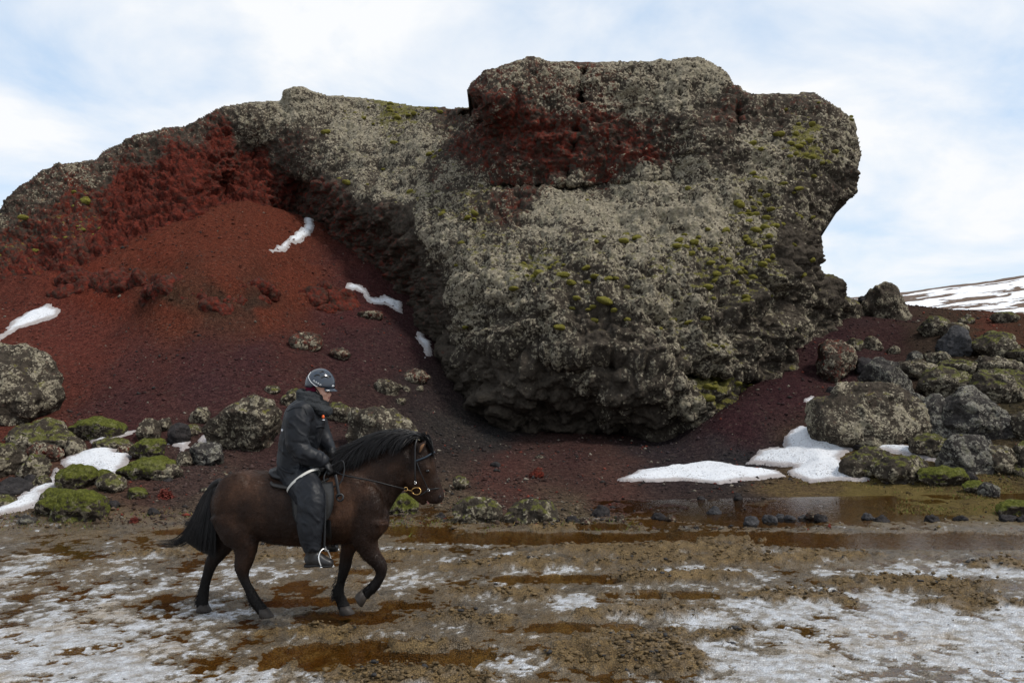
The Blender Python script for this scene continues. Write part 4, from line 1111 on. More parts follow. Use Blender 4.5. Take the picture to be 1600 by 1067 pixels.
red_plant((246, 765, 270, 780), 'low red leaved plant on dark gravel left of the horse tail')
red_plant((203, 806, 216, 819), 'tiny red leaved plant near the track left of the horse')

# ================================================================== mud clods churned up by hooves
def scatter_clods(n):
    y = 1.0 / RNG.uniform(1 / 13.4, 1 / 4.6, n); u = RNG.uniform(-.78, .78, n); x = u * (y + 1.5)
    z, (ice, pud, mud, lump, warp, w2, st_) = terrain_full(x, y)
    p = .10 * (1 - pud) + 1.1 * mud - .08 * ice
    p = p * (.25 + .75 * sstep(-.15, .25, fbm(np.stack([x, y, 0 * x], -1), 3.0, 2, 701)))
    k = RNG.random(n) < p
    x, y, z, mud, ice, pud = x[k], y[k], z[k], mud[k], ice[k], pud[k]; n = len(x)
    D, F = ico(1)
    s_ = (.004 + .017 * RNG.random(n) ** 3.5) * (.6 + .7 * mud)
    V = D[None] * (s_[:, None, None] * RNG.uniform(.35, 1.4, (n, len(D), 1))) * np.array([1.3, 1.0, .75])
    lift = s_ * .25 + mud * .035 * RNG.random(n) ** 1.5
    V = V + np.stack([x, y, z + lift], -1)[:, None, :]
    FF = (F[None] + len(D) * np.arange(n)[:, None, None]).reshape(-1, 3)
    me = new_mesh('mud_clods', V.reshape(-1, 3), FF, smooth=False)
    c = np.array([.072, .056, .038])[None] * (1 - mud)[:, None] + np.array([.130, .086, .038])[None] * mud[:, None]
    c = c * RNG.uniform(.55, 1.25, (n, 1)); c = np.where((RNG.random(n) < .06)[:, None], np.array([.03, .028, .028]), c)
    add_attr(me, 'tint', np.repeat(c, len(D), 0))
    return me
t = NT('mud clods'); pp = t.pos(); nn = t.noise(pp, 90, 4, .7)
mm = t.n.new('ShaderNodeMix'); mm.data_type = 'RGBA'; mm.blend_type = 'MULTIPLY'; mm.inputs['Factor'].default_value = 1
t.l.new(t.attr('tint', 'Color'), mm.inputs[6]); t.l.new(t.mix(nn, (.6, .6, .6), (1.3, 1.3, 1.3)), mm.inputs[7])
t.set(Base_Color=mm.outputs[2], Roughness=.6, Normal=t.bump(nn, .6, .01)); t.b.inputs['Specular IOR Level'].default_value = .25
tag(link('mud_clods', scatter_clods(90000), t.m), 'churned brown mud clods on the wet track', 'mud', kind='stuff')
# ================================================================== horse and rider
HY0, HYAW = 7.47, math.radians(-4.0)
HO = np.array([(470 - 800) / FPX * HY0, HY0, 0.0])
def Hp(px, py, y=0.0):
    """local point of the horse seen at photo pixel (px, py), y metres off its middle plane (minus = towards the viewer)"""
    lx = (px - 470) / FPX * HY0
    for _ in range(3):
        W = unproject(px, py, HY0 + math.sin(HYAW) * lx + math.cos(HYAW) * y) - HO
        c, s = math.cos(-HYAW), math.sin(-HYAW)
        lx = W[0] * c - W[1] * s
    return np.array([lx, W[0] * s + W[1] * c, W[2]])
M1 = HY0 / FPX            # metres to one photo pixel at the horse

def loft(secs, n=24, power=2.0, caps=True, up=None):
    """secs: (centre, half size in the side view, half width); rings across the path"""
    C = np.array([s[0] for s in secs], float); a = np.array([s[1] for s in secs]); b = np.array([s[2] for s in secs])
    # refine by Catmull-Rom
    m = 4
    def cr(v):
        v = np.asarray(v, float); v = v.reshape(len(v), -1)
        p = np.vstack([2 * v[0] - v[1], v, 2 * v[-1] - v[-2]]); out = []
        for i in range(len(v) - 1):
            for t_ in np.arange(m) / m:
                p0, p1, p2, p3 = p[i:i + 4]
                out.append(.5 * (2 * p1 + (p2 - p0) * t_ + (2 * p0 - 5 * p1 + 4 * p2 - p3) * t_ ** 2 + (3 * p1 - p0 - 3 * p2 + p3) * t_ ** 3))
        out.append(v[-1]); return np.array(out)
    C, a, b = cr(C), np.maximum(cr(a)[:, 0], .002), np.maximum(cr(b)[:, 0], .002)
    T = np.gradient(C, axis=0); T /= np.linalg.norm(T, axis=1, keepdims=True)
    lat = np.tile(np.array([0, 1.0, 0]), (len(C), 1)) if up is None else np.tile(np.asarray(up, float), (len(C), 1))
    lat = lat - (lat * T).sum(1, keepdims=True) * T; lat /= np.linalg.norm(lat, axis=1, keepdims=True)
    sag = np.cross(T, lat)
    th = np.linspace(0, 2 * math.pi, n, endpoint=False)
    ct, st = np.cos(th), np.sin(th)
    e = 2.0 / power
    ct, st = np.sign(ct) * np.abs(ct) ** e, np.sign(st) * np.abs(st) ** e
    V = C[:, None] + sag[:, None] * (a[:, None] * ct[None])[:, :, None] + lat[:, None] * (b[:, None] * st[None])[:, :, None]
    k = len(C); V = V.reshape(-1, 3)
    i = np.arange(k - 1)[:, None] * n; j = np.arange(n)[None]
    F = np.stack([i + j, i + (j + 1) % n, i + n + (j + 1) % n, i + n + j], -1).reshape(-1, 4)
    tris = []
    if caps:
        V = np.vstack([V, C[0] - T[0] * a[0] * .35, C[-1] + T[-1] * a[-1] * .35])
        c0, c1 = len(V) - 2, len(V) - 1
        tris = [[(q + 1) % n, q, c0] for q in range(n)] + [[(k - 1) * n + q, (k - 1) * n + (q + 1) % n, c1] for q in range(n)]
    return V, F, np.array(tris, int).reshape(-1, 3)

def ball(c, r, sub=3, R=None):
    D, F = ico(sub); V = D * np.asarray(r)
    if R is not None: V = V @ np.asarray(R).T
    return V + np.asarray(c), np.zeros((0, 4), int), F

def merge(parts):
    V, Q, Tn, n, lab = [], [], [], 0, []
    for i, (v, q, t_) in enumerate(parts):
        V.append(v); Q.append(np.asarray(q, int).reshape(-1, 4) + n); Tn.append(np.asarray(t_, int).reshape(-1, 3) + n); n += len(v); lab.append(np.full(len(v), i))
    return np.vstack(V), np.vstack(Q), np.vstack(Tn), np.concatenate(lab)

def fuse(name, parts, voxel, smooth=6):
    """grow many closed lofts together into one continuous skin"""
    V, Q, Tn, lab = merge(parts)
    me = new_mesh(name + '_raw', V, [Q, Tn])
    o = bpy.data.objects.new(name + '_raw', me); COL.objects.link(o)
    m = o.modifiers.new('r', 'REMESH'); m.mode = 'VOXEL'; m.voxel_size = voxel
    m2 = o.modifiers.new('s', 'SMOOTH'); m2.factor = .5; m2.iterations = smooth
    dg = bpy.context.evaluated_depsgraph_get(); dg.update()
    me2 = bpy.data.meshes.new_from_object(o.evaluated_get(dg)); me2.name = name
    bpy.data.objects.remove(o, do_unlink=True); bpy.data.meshes.remove(me)
    me2.polygons.foreach_set('use_smooth', np.ones(len(me2.polygons), bool))
    return me2, V, lab

def mesh_arrays(me):
    V = np.empty(len(me.vertices) * 3, np.float32); me.vertices.foreach_get('co', V); V = V.reshape(-1, 3)
    N = np.empty(len(me.vertices) * 3, np.float32); me.vertices.foreach_get('normal', N); N = N.reshape(-1, 3)
    return V, N

def ribbons(paths, width, taper=.9, seed=0, widthvec=None):
    """paths (n, k, 3) -> thin tapering strips"""
    n, k, _ = paths.shape
    r = np.random.default_rng(seed)
    T = np.gradient(paths, axis=1); T /= np.linalg.norm(T, axis=2, keepdims=True) + 1e-9
    rv = r.normal(size=(n, 1, 3)) if widthvec is None else np.broadcast_to(np.asarray(widthvec), (n, 3))[:, None] + .22 * r.normal(size=(n, 1, 3))
    W = np.cross(T, np.broadcast_to(rv, T.shape)); W /= np.linalg.norm(W, axis=2, keepdims=True) + 1e-9
    s = np.linspace(0, 1, k); w = (width if np.isscalar(width) else np.asarray(width)[:, None]) * (1 - taper * s ** 1.6)[None] / 2
    A, B = paths - W * w[..., None], paths + W * w[..., None]
    V = np.stack([A, B], 2).reshape(-1, 3)
    i = (np.arange(n)[:, None] * k + np.arange(k - 1)[None]) * 2
    F = np.stack([i, i + 1, i + 3, i + 2], -1).reshape(-1, 4)
    return V, F

def tube_mesh(name, pts, r, n=8, closed=False):
    P = np.asarray(pts, float); k = len(P)
    T = (np.roll(P, -1, 0) - np.roll(P, 1, 0)) if closed else np.gradient(P, axis=0)
    T /= np.linalg.norm(T, axis=1, keepdims=True) + 1e-9
    ref = np.array([.13, .9, .31]); A = np.cross(T, ref); A /= np.linalg.norm(A, axis=1, keepdims=True) + 1e-9; B = np.cross(T, A)
    th = np.linspace(0, 2 * math.pi, n, endpoint=False); rr = np.broadcast_to(np.asarray(r, float), (2,)) if np.ndim(r) == 1 else np.array([r, r])
    V = (P[:, None] + A[:, None] * (rr[0] * np.cos(th))[None, :, None] + B[:, None] * (rr[1] * np.sin(th))[None, :, None]).reshape(-1, 3)
    m = k if closed else k - 1
    i = np.arange(m)[:, None] * n; j = np.arange(n)[None]; i2 = ((np.arange(m) + 1) % k)[:, None] * n
    F = np.stack([i + j, i + (j + 1) % n, i2 + (j + 1) % n, i2 + j], -1).reshape(-1, 4)
    return new_mesh(name, V, F)

def spline(pts, m=8):
    v = np.asarray(pts, float); p = np.vstack([2 * v[0] - v[1], v, 2 * v[-1] - v[-2]]); out = []
    for i in range(len(v) - 1):
        for t_ in np.arange(m) / m:
            p0, p1, p2, p3 = p[i:i + 4]
            out.append(.5 * (2 * p1 + (p2 - p0) * t_ + (2 * p0 - 5 * p1 + 4 * p2 - p3) * t_ ** 2 + (3 * p1 - p0 - 3 * p2 + p3) * t_ ** 3))
    out.append(v[-1]); return np.array(out)

# ------------------------------------------------------------------ horse: one continuous body
def S(px, py, y, a_px, w): return (Hp(px, py, y), a_px * M1, w)
def Tk(px, top, bot, w, y=0.0): return (Hp(px, (top + bot) / 2, y), (bot - top) / 2 * M1, w)
trunk = loft([Tk(337, 765, 812, .10), Tk(350, 748, 828, .20), Tk(374, 735, 838, .262), Tk(404, 733, 838, .278), Tk(436, 739, 845, .285), Tk(470, 743, 849, .29),
              Tk(505, 741, 848, .285), Tk(534, 731, 846, .262), Tk(559, 726, 844, .238), Tk(580, 741, 841, .205), Tk(597, 766, 828, .135)], 32, 2.25)
neck = loft([S(556, 782, 0, 54, .205), S(578, 757, 0, 47, .165), S(598, 738, 0, 41, .128), S(618, 722, 0, 36, .108), S(640, 711, 0, 27, .095)], 28, 2.1)
head = loft([S(652, 695, 0, 15, .075), S(656, 708, 0, 22, .095), S(656, 726, 0, 24.5, .108), S(660, 746, 0, 24, .093), S(670.5, 760, 0, 21, .072), S(678.5, 770, 0, 16.5, .063), S(685, 776.5, 0, 12, .060), S(688.5, 780.5, 0, 8, .046)], 24, 2.2)
jaw = loft([S(640, 758, 0, 9, .055), S(652, 772, 0, 7.5, .045), S(660, 780, 0, 6.5, .040), S(664, 785, 0, 4.5, .032)], 16)
poll = [ball(Hp(648, 694), (.085, .07, .060)), ball(Hp(634, 701), (.09, .075, .075))]
brow = [ball(Hp(667, 730, s * .088), (.035, .022, .026)) for s in (-1, 1)]
cheek = [ball(Hp(648, 742, s * .070), (.10, .040, .115)) for s in (-1, 1)]
shoulder = [ball(Hp(572, 795, s * .165), (.17, .085, .26)) for s in (-1, 1)]
breast = [ball(Hp(594, 810, s * .085), (.085, .095, .13)) for s in (-1, 1)]
haunch = [ball(Hp(369, 782, s * .165), (.22, .11, .27)) for s in (-1, 1)]
near_hind = loft([S(372, 800, -.16, 44, .11), S(376, 828, -.165, 33, .10), S(383, 848, -.165, 22, .078), S(382, 866, -.165, 15.5, .058), S(379, 882, -.165, 13.5, .050), S(380, 894, -.165, 9.8, .040), S(385, 909, -.165, 8.0, .034), S(391, 922, -.165, 8.2, .035), S(397, 934, -.165, 9.6, .041), S(405, 945, -.165, 9.5, .043), S(411, 952, -.165, 10, .047)], 20)
far_hind = loft([S(364, 805, .16, 40, .11), S(357, 828, .165, 28, .10), S(352, 842, .165, 20, .078), S(343, 857, .165, 15, .058), S(334, 871, .165, 12.4, .050), S(328, 884, .165, 9.6, .040), S(323, 901, .165, 8.0, .034), S(319, 917, .165, 8.0, .035), S(317, 929, .165, 9.2, .041), S(316, 938, .165, 9.4, .043), S(317, 944, .165, 10, .047)], 20)
far_fore = loft([S(566, 815, .13, 30, .09), S(553, 838, .135, 20, .078), S(545, 855, .135, 13.2, .060), S(541, 870, .135, 11, .050), S(539, 882, .135, 10.2, .046), S(536, 894, .135, 8.2, .037), S(532, 909, .135, 7.4, .033), S(529, 924, .135, 8.6, .039), S(533, 936, .135, 8.8, .042), S(538, 947, .135, 10, .047)], 20)
near_fore = loft([S(576, 808, -.15, 33, .10), S(571, 838, -.155, 22, .085), S(577, 857, -.155, 15.5, .064), S(588, 872, -.155, 11.6, .052), S(595, 883, -.155, 10.2, .047), S(595, 894, -.155, 8.6, .038), S(590, 905, -.155, 7.8, .034), S(583, 915, -.155, 8.8, .040), S(575, 922, -.155, 8.4, .040), S(570, 928, -.155, 9, .044)], 20)
horse_me, _, _ = fuse('body', [trunk, neck, head, jaw, near_hind, far_hind, far_fore, near_fore] + poll + brow + cheek + shoulder + breast + haunch, .0115, 7)

HO = HO + np.array([0, 0, -.012])
horse = empty('horse', HO, HYAW)
tag(horse, 'dark brown shaggy horse with black mane and tail walking right across the muddy ice', 'horse')
hV, hN = mesh_arrays(horse_me)
q = hV + 3.0
dv = .010 * fbm(q, 5.0, 3, 801) + .0045 * fbm(q * np.array([1, 1, .45]), 26, 2, 803)
hV = hV + hN * dv[:, None]
# nostril and mouth line
horse_me.vertices.foreach_set('co', hV.astype(np.float32).ravel()); horse_me.update()
hV, hN = mesh_arrays(horse_me)

def coat_colour(P):
    """coat by place: black points (lower legs, muzzle a little lighter), warm brown barrel"""
    zz = P[:, 2]
    legs = 1 - sstep(.36, .74, zz)
    warm = sstep(-.25, .45, fbm(P, 2.6, 4, 811))
    c = np.array([.0175, .0092, .0062])[None] * (1 - warm)[:, None] + np.array([.062, .0305, .0180])[None] * warm[:, None]
    headx = sstep(float(Hp(610, 750)[0]), float(Hp(650, 750)[0]), P[:, 0])
    c = c * (1 - .50 * headx)[:, None]
    c = c * (1 - legs)[:, None] + np.array([.0065, .0055, .0052])[None] * legs[:, None]
    mz = np.exp(-((P - Hp(684, 778)) ** 2).sum(1) / .055 ** 2)
    c = c * (1 - mz)[:, None] + np.array([.035, .022, .019])[None] * mz[:, None]
    return c
add_attr(horse_me, 'tint', coat_colour(hV))
t = NT('horse coat'); pp = t.pos()
nh = t.noise(t.scaled(pp, (22, 30, 9)), 4.0, 4, .6)
mm = t.n.new('ShaderNodeMix'); mm.data_type = 'RGBA'; mm.blend_type = 'MULTIPLY'; mm.inputs['Factor'].default_value = 1
t.l.new(t.attr('tint', 'Color'), mm.inputs[6]); t.l.new(t.mix(nh, (.5, .5, .5), (1.5, 1.5, 1.5)), mm.inputs[7])
t.set(Base_Color=mm.outputs[2], Roughness=.55, Normal=t.bump(nh, .5, .012)); t.b.inputs['Specular IOR Level'].default_value = .12
M_COAT = t.m
hb = link('body', horse_me, M_COAT, horse)

# shaggy winter coat
tri_n = len(horse_me.polygons)
Fi = np.empty(len(horse_me.loops), np.int32); horse_me.loops.foreach_get('vertex_index', Fi)
Fi = Fi.reshape(-1, 4) if len(Fi) == 4 * tri_n else Fi[:len(Fi) // 4 * 4].reshape(-1, 4)
nH = 60000
fsel = RNG.integers(0, len(Fi), nH); uv = RNG.random((nH, 2, 1))
Q4 = hV[Fi[fsel]]
rootp = (Q4[:, 0] * (1 - uv[:, 0]) + Q4[:, 1] * uv[:, 0]) * (1 - uv[:, 1]) + (Q4[:, 3] * (1 - uv[:, 0]) + Q4[:, 2] * uv[:, 0]) * uv[:, 1]
nrm = hN[Fi[fsel, 0]]
zz = rootp[:, 2]; legm = 1 - sstep(.42, .70, zz); hd = sstep(float(Hp(632, 750)[0]), float(Hp(650, 750)[0]), rootp[:, 0])
flow = np.stack([-.75 + .6 * legm + .9 * hd, 0 * zz, -.55 - .5 * legm], -1) + .22 * np.stack([fbm(rootp, 4, 2, 821), 0 * zz, fbm(rootp, 4, 2, 823)], -1)
flow = flow - (flow * nrm).sum(1, keepdims=True) * nrm; flow /= np.linalg.norm(flow, axis=1, keepdims=True) + 1e-6
ln = RNG.uniform(.012, .024, nH) * (1 - .62 * hd) * (1 - .25 * legm)
under = sstep(.1, .7, -nrm[:, 2]) * (zz > .5) * (zz < .85); ln = ln * (1 + .9 * under)
k3 = np.linspace(0, 1, 3)[None, :, None]
paths = rootp[:, None] + (flow[:, None] * k3 + nrm[:, None] * (.26 * k3 - .16 * k3 ** 2)) * ln[:, None, None] + RNG.normal(size=(nH, 1, 3)) * .0015 * k3
V, F = ribbons(paths, .0038, .9, 5, nrm)
hair_me = new_mesh('coat_hair', V, F)
ct = coat_colour(rootp) * RNG.uniform(.8, 1.25, (nH, 1))
add_attr(hair_me, 'tint', np.repeat(ct, 6, 0))
t = NT('horse hair'); t.set(Base_Color=t.attr('tint', 'Color'), Roughness=.40); t.b.inputs['Specular IOR Level'].default_value = .16
M_HAIR = t.m
o = link('coat_hair', hair_me, M_HAIR, horse); o['kind'] = 'stuff'

def hair_part(name, paths, width, seed, base=(.0075, .0068, .0070), wv=None):
    V, F = ribbons(paths, width, .85, seed, wv)
    me = new_mesh(name, V, F); n, k, _ = paths.shape
    add_attr(me, 'tint', np.repeat(np.array(base)[None] * np.random.default_rng(seed).uniform(.5, 2.0, (n, 1)), 2 * k, 0))
    o = link(name, me, M_HAIR, horse); o['kind'] = 'stuff'
    return o

def bez(pts, n):                       # (m,4 control,3) -> (m,n,3)
    s = np.linspace(0, 1, n)[None, :, None]
    a, b, c, d = [pts[:, i][:, None] for i in range(4)]
    return a * (1 - s) ** 3 + 3 * b * s * (1 - s) ** 2 + 3 * c * s * s * (1 - s) + d * s ** 3

# mane: swept back along the crest and over the near side
n = 4600; u = RNG.random(n)
crest = spline([Hp(549, 727), Hp(566, 712), Hp(590, 695), Hp(616, 684), Hp(640, 681), Hp(660, 683)], 12)
ci = u * (len(crest) - 1); i0 = np.minimum(ci.astype(int), len(crest) - 2); cr_ = crest[i0] + (crest[i0 + 1] - crest[i0]) * (ci - i0)[:, None]
r0 = cr_ + RNG.normal(size=(n, 3)) * np.array([.012, .024, .010])
L_ = (.18 + .13 * RNG.random(n)) * (.50 + .65 * np.sin(np.clip(u, 0, 1) * 2.7 + .30))
side = np.where(RNG.random(n) < .86, -1, 1)
wav = fbm(np.stack([u * 10, u * 0, u * 0], -1), 1.0, 3, 833); wv2 = fbm(np.stack([u * 26, u * 0 + 5, u * 0], -1), 1.0, 2, 835)
dep_ = RNG.random(n)                   # how far down its own layer the lock lies
ctrl = np.stack([r0,
  r0 + np.stack([-.22 * L_, side * .012 + RNG.normal(size=n) * .015, .20 * L_ + .022 * (1 - dep_) + RNG.normal(size=n) * .006], -1),
  r0 + np.stack([-.66 * L_, side * (.06 + .05 * dep_), (.16 - .25 * dep_ + .12 * wav) * L_], -1),
  r0 + np.stack([-(1.05 - .22 * dep_ + .16 * wv2) * L_, side * (.09 + .06 * dep_), (-.10 - .62 * dep_ + .30 * wav) * L_], -1)], 1)
hair_part('mane', bez(ctrl, 9), .0085, 41, (.0085, .0078, .0080), (0, -.8, .6))
# forelock between the ears, falling over the brow
n = 320; r0 = Hp(660, 682) + RNG.normal(size=(n, 3)) * np.array([.018, .025, .012])
e_ = np.stack([Hp(678, 706 + 12 * a, -.10 + .16 * b) for a, b in RNG.random((n, 2))])
ctrl = np.stack([r0, r0 + np.array([.035, -.01, .035]) + RNG.normal(size=(n, 3)) * .01, e_ + np.array([0, 0, .07]), e_], 1)
hair_part('forelock', bez(ctrl, 7), .006, 43)
# tail: lifted a little off the rump, blown back
n = 3600
r0 = np.stack([Hp(341 - 6 * a, 754 + 10 * a, .05 * (b - .5)) for a, b in RNG.random((n, 2))])
rr_ = RNG.random((n, 4)); wis = RNG.random(n) < .045
clp = fbm(np.stack([rr_[:, 0] * 14, rr_[:, 2] * 6, 0 * rr_[:, 0]], -1), 1.0, 2, 841)
ends = np.stack([Hp(286 + 48 * a + 7 * k_, 869 - 26 * (1 - a) ** 1.5 - 34 * b ** 3 + 6 * k_, .22 * (c - .5)) for (a, b, c, d), k_ in zip(rr_, clp)])
ends[wis] = np.stack([Hp(244 + 40 * a, 843 + 12 * b, .06 * (c - .5)) for a, b, c, d in rr_[wis]])
c1 = np.stack([Hp(318 + 12 * a, 752 + 14 * b, .09 * (d - .5)) for a, b, c, d in rr_])
c2 = np.stack([Hp(300 + 38 * a, 808 + 22 * b, .22 * (c - .5)) for a, b, c, d in rr_])
c2[wis] = np.stack([Hp(300 + 8 * a, 858 + 10 * b, .05 * (c - .5)) for a, b, c, d in rr_[wis]])
hair_part('tail', bez(np.stack([r0, c1, c2, ends], 1), 11), .0060, 47, wv=(.2, -1, .2))
V, Q, Tn = loft([(Hp(345, 752), .035, .04), (Hp(335, 757), .034, .038), (Hp(327, 768), .03, .032), (Hp(322, 785), .022, .022), (Hp(318, 800), .012, .012)], 12)
link('tail_dock', new_mesh('tail_dock', V, [Q, Tn]), simple_mat('black skin', (.010, .009, .009), .6, .3, 60, spec=.2), horse)
# feather on the fetlocks and shaggy hair down the back of the legs
fp = []
for pts, y in (([(380, 893), (384, 908), (390, 921), (395, 933), (400, 944)], -.165), ([(326, 884), (321, 900), (317, 916), (314, 930), (313, 940)], .165), ([(533, 880), (531, 895), (527, 910), (525, 922), (527, 936)], .135), ([(586, 905), (580, 914), (573, 920)], -.155)):
    c = spline([Hp(a - 2.5, b, y) for a, b in pts], 20)
    for k in range(150):
        s_ = RNG.random() ** .4; p = c[int(s_ * (len(c) - 1))] + RNG.normal(size=3) * np.array([.006, .022, .008])
        l_ = RNG.uniform(.018, .03 + .05 * s_ ** 2)
        e = p + np.array([-(.25 + .5 * RNG.random()) * l_, RNG.normal() * .012, -.85 * l_])
        fp.append([p, p + (e - p) * .35 + np.array([-.012, 0, .0]), p + (e - p) * .7 + np.array([-.008, 0, 0]), e])
hair_part('fetlock_hair', bez(np.array(fp), 5), .005, 53)
# belly fringe
n = 1500; a = RNG.random(n); r0 = np.stack([Hp(410 + 150 * v_, 840 + 8 * math.sin(v_ * 3.1), (RNG.random() - .5) * .26) for v_ in a])
e = r0 + np.stack([-RNG.uniform(.0, .035, n), RNG.normal(size=n) * .008, -RNG.uniform(.025, .055, n)], -1)
hair_part('belly_hair', bez(np.stack([r0, r0 + (e - r0) * .3, r0 + (e - r0) * .7, e], 1), 4), .005, 57, (.012, .0085, .0075))

# hooves
M_HOOF = simple_mat('hoof horn', (.034, .028, .024), .5, .4, 30, spec=.25)
def hoof(top, toe, back, sole_z):
    """top: centre at the coronet; toe / back: sole points in side view (local)"""
    top, toe, back = map(np.asarray, (top, toe, back))
    c1 = (toe + back) / 2; a1 = np.linalg.norm(toe - back) / 2; ax = (toe - back) / (2 * a1)
    V = []; th = np.linspace(0, 2 * math.pi, 20, endpoint=False)
    for f, ra, rb in ((0, .048, .045), (.5, .5 * (.05 + a1), .052), (.93, a1, .060), (1, a1 * .97, .058)):
        c = top * (1 - f) + c1 * f
        V += [c + ax * ra * math.cos(v_) + np.array([0, 1, 0]) * rb * math.sin(v_) for v_ in th]
    V = np.array(V); n_ = 20
    F = [[i * n_ + j, i * n_ + (j + 1) % n_, (i + 1) * n_ + (j + 1) % n_, (i + 1) * n_ + j] for i in range(3) for j in range(n_)]
    Vc = np.vstack([V, top, c1]); tr_ = [[(j + 1) % n_, j, len(V)] for j in range(n_)] + [[3 * n_ + j, 3 * n_ + (j + 1) % n_, len(V) + 1] for j in range(n_)]
    link('hoof', new_mesh('hoof', Vc, [np.array(F), np.array(tr_)]), M_HOOF, horse)
hoof(Hp(411, 950, -.165), Hp(428, 963, -.165), Hp(406, 964, -.165), 0)
hoof(Hp(317, 943, .165), Hp(331, 954, .165), Hp(307, 955, .165), 0)
hoof(Hp(537, 946, .135), Hp(555, 958, .135), Hp(531, 960, .135), 0)
hoof(Hp(570, 927, -.155), Hp(566, 948, -.155), Hp(555, 930, -.155), 0)

# ears, eyes, nostrils, tongue
M_EAR = simple_mat('ear', (.022, .014, .011), .7, .4, 40, spec=.15); M_EARIN = simple_mat('inner ear', (.16, .085, .045), .8, .4, 60, spec=.1)
for base, mid, tip, y in (((655, 708), (658, 699), (665, 689), -.075), ((660, 692), (664, 682), (668, 671), .06)):
    V, Q, Tn = loft([(Hp(*base, y), .030, .022), (Hp(*mid, y - .004), .036, .026), (Hp((mid[0] + tip[0]) / 2, (mid[1] + tip[1]) / 2, y - .004), .024, .016), (Hp(*tip, y), .004, .004)], 14)
    e = link('ear', new_mesh('ear', V, [Q, Tn]), M_EAR, horse)
    V, Q, Tn = loft([(Hp(base[0] + 1, base[1] - 2, y - .016), .010, .010), (Hp(mid[0] + 1, mid[1] - 1, y - .022), .015, .012), (Hp(tip[0] - 2, tip[1] + 4, y - .010), .005, .006)], 10)
    link('inner_ear', new_mesh('inner_ear', V, [Q, Tn]), M_EARIN, e)
M_EYE = simple_mat('dark eye', (.006, .005, .005), .06, .1, 10, bump=0, spec=.6)
for s in (-1, 1):
    v, q4, t3 = ball(Hp(668, 735.5, s * .098), (.019, .012, .015)); link('eye', new_mesh('eye', v, t3), M_EYE, horse)
M_NOS = simple_mat('nostril', (.006, .004, .004), .5, .2, 30)
for s in (-1, 1):
    v, q4, t3 = ball(Hp(687.5, 776, s * .056), (.012, .010, .014)); link('nostril', new_mesh('nostril', v, t3), M_NOS, horse)
V, Q, Tn = loft([(Hp(664, 774, 0), .010, .034), (Hp(668, 781, -.01), .012, .030), (Hp(670, 787, -.01), .010, .022)], 12)
link('tongue', new_mesh('tongue', V, [Q, Tn]), simple_mat('pink tongue', (.42, .20, .17), .4, .15, 40), horse)

# ------------------------------------------------------------------ bridle
M_LEATHER = simple_mat('black leather', (.012, .012, .013), .42, .4, 60, spec=.4)
M_BRASS = simple_mat('brass', (.62, .38, .14), .28, .15, 40, metallic=1.0, bump=.02); M_STEEL = simple_mat('steel', (.70, .70, .70), .25, .1, 30, metallic=1.0, bump=.02)
M_BLUE = simple_mat('dark blue band', (.018, .030, .045), .5, .3, 40)
bridle = empty('bridle', HO, HYAW); tag(bridle, 'black leather bridle with brass bit rings and reins on the dark horse', 'bridle')
def strap(name, pts, r, mat, parent, m=8, closed=False):
    return link(name, tube_mesh(name, spline(pts, m), r, 8, closed), mat, parent)
def ring(name, c, rx, rz, r, mat, parent, tilt=0.0):
    th = np.linspace(0, 2 * math.pi, 28, endpoint=False); ca, sa = math.cos(tilt), math.sin(tilt)
    x, z = rx * np.cos(th), rz * np.sin(th)
    P = np.asarray(c)[None] + np.stack([x * ca - z * sa, .006 * np.sin(2 * th), x * sa + z * ca], -1)
    return link(name, tube_mesh(name, P, r, 8, True), mat, parent)
for s in (-1, 1):
    o = strap('cheek_strap', [Hp(653, 684, s * .05), Hp(649, 694, s * .100), Hp(648.5, 712, s * .122), Hp(648.5, 735, s * .134), Hp(649, 756, s * .112)], (.007, .004), M_LEATHER, bridle)
    ring('buckle', Hp(648.7, 754, s * .120), .009, .013, .003, M_STEEL, o)
    strap('nose_strap', [Hp(651, 722, s * .114), Hp(657, 738, s * .116), Hp(665, 756, s * .088), Hp(669, 765, s * .074)], (.0055, .0035), M_LEATHER, bridle)
    ring('ring', Hp(669.5, 765.5, s * .080), .010, .012, .003, M_STEEL, bridle)
    ring('bit_ring', Hp(650.5, 767, s * .085), .042, .032, .0042, M_BRASS, bridle)
    ring('rein_ring', Hp(634, 764, s * .085), .016, .018, .004, M_BRASS, bridle)
    strap('bit_link', [Hp(644, 766.5, s * .086), Hp(640, 766, s * .088), Hp(637, 765, s * .086)], .004, M_BRASS, bridle)
strap('browband', [Hp(650, 720, -.110), Hp(663, 715, -.102), Hp(674, 709, -.075), Hp(679, 706, 0), Hp(674, 709, .075), Hp(650, 720, .108)], (.009, .005), M_BLUE, bridle)
strap('headpiece', [Hp(649, 692, -.090), Hp(652, 682, -.05), Hp(652, 680, 0), Hp(652, 682, .05), Hp(649, 692, .09)], (.009, .005), M_LEATHER, bridle)
strap('noseband', [Hp(656, 773, -.062), Hp(661, 771, -.070), Hp(670, 765, -.076), Hp(680, 763.5, -.070), Hp(686.5, 762.5, -.03), Hp(687, 762.5, .03), Hp(682, 763.5, .067), Hp(670, 765, .076), Hp(656, 773, .060)], (.007, .004), M_LEATHER, bridle)
strap('rein', [Hp(633, 764, -.088), Hp(612, 759, -.16), Hp(585, 752, -.20), Hp(556, 746, -.215), Hp(536, 742, -.20), Hp(520, 735, -.16)], (.008, .004), M_LEATHER, bridle)
strap('rein', [Hp(633, 764, .088), Hp(605, 755, .15), Hp(570, 742, .18), Hp(540, 730, .14), Hp(524, 716, .05)], (.008, .004), M_LEATHER, bridle)
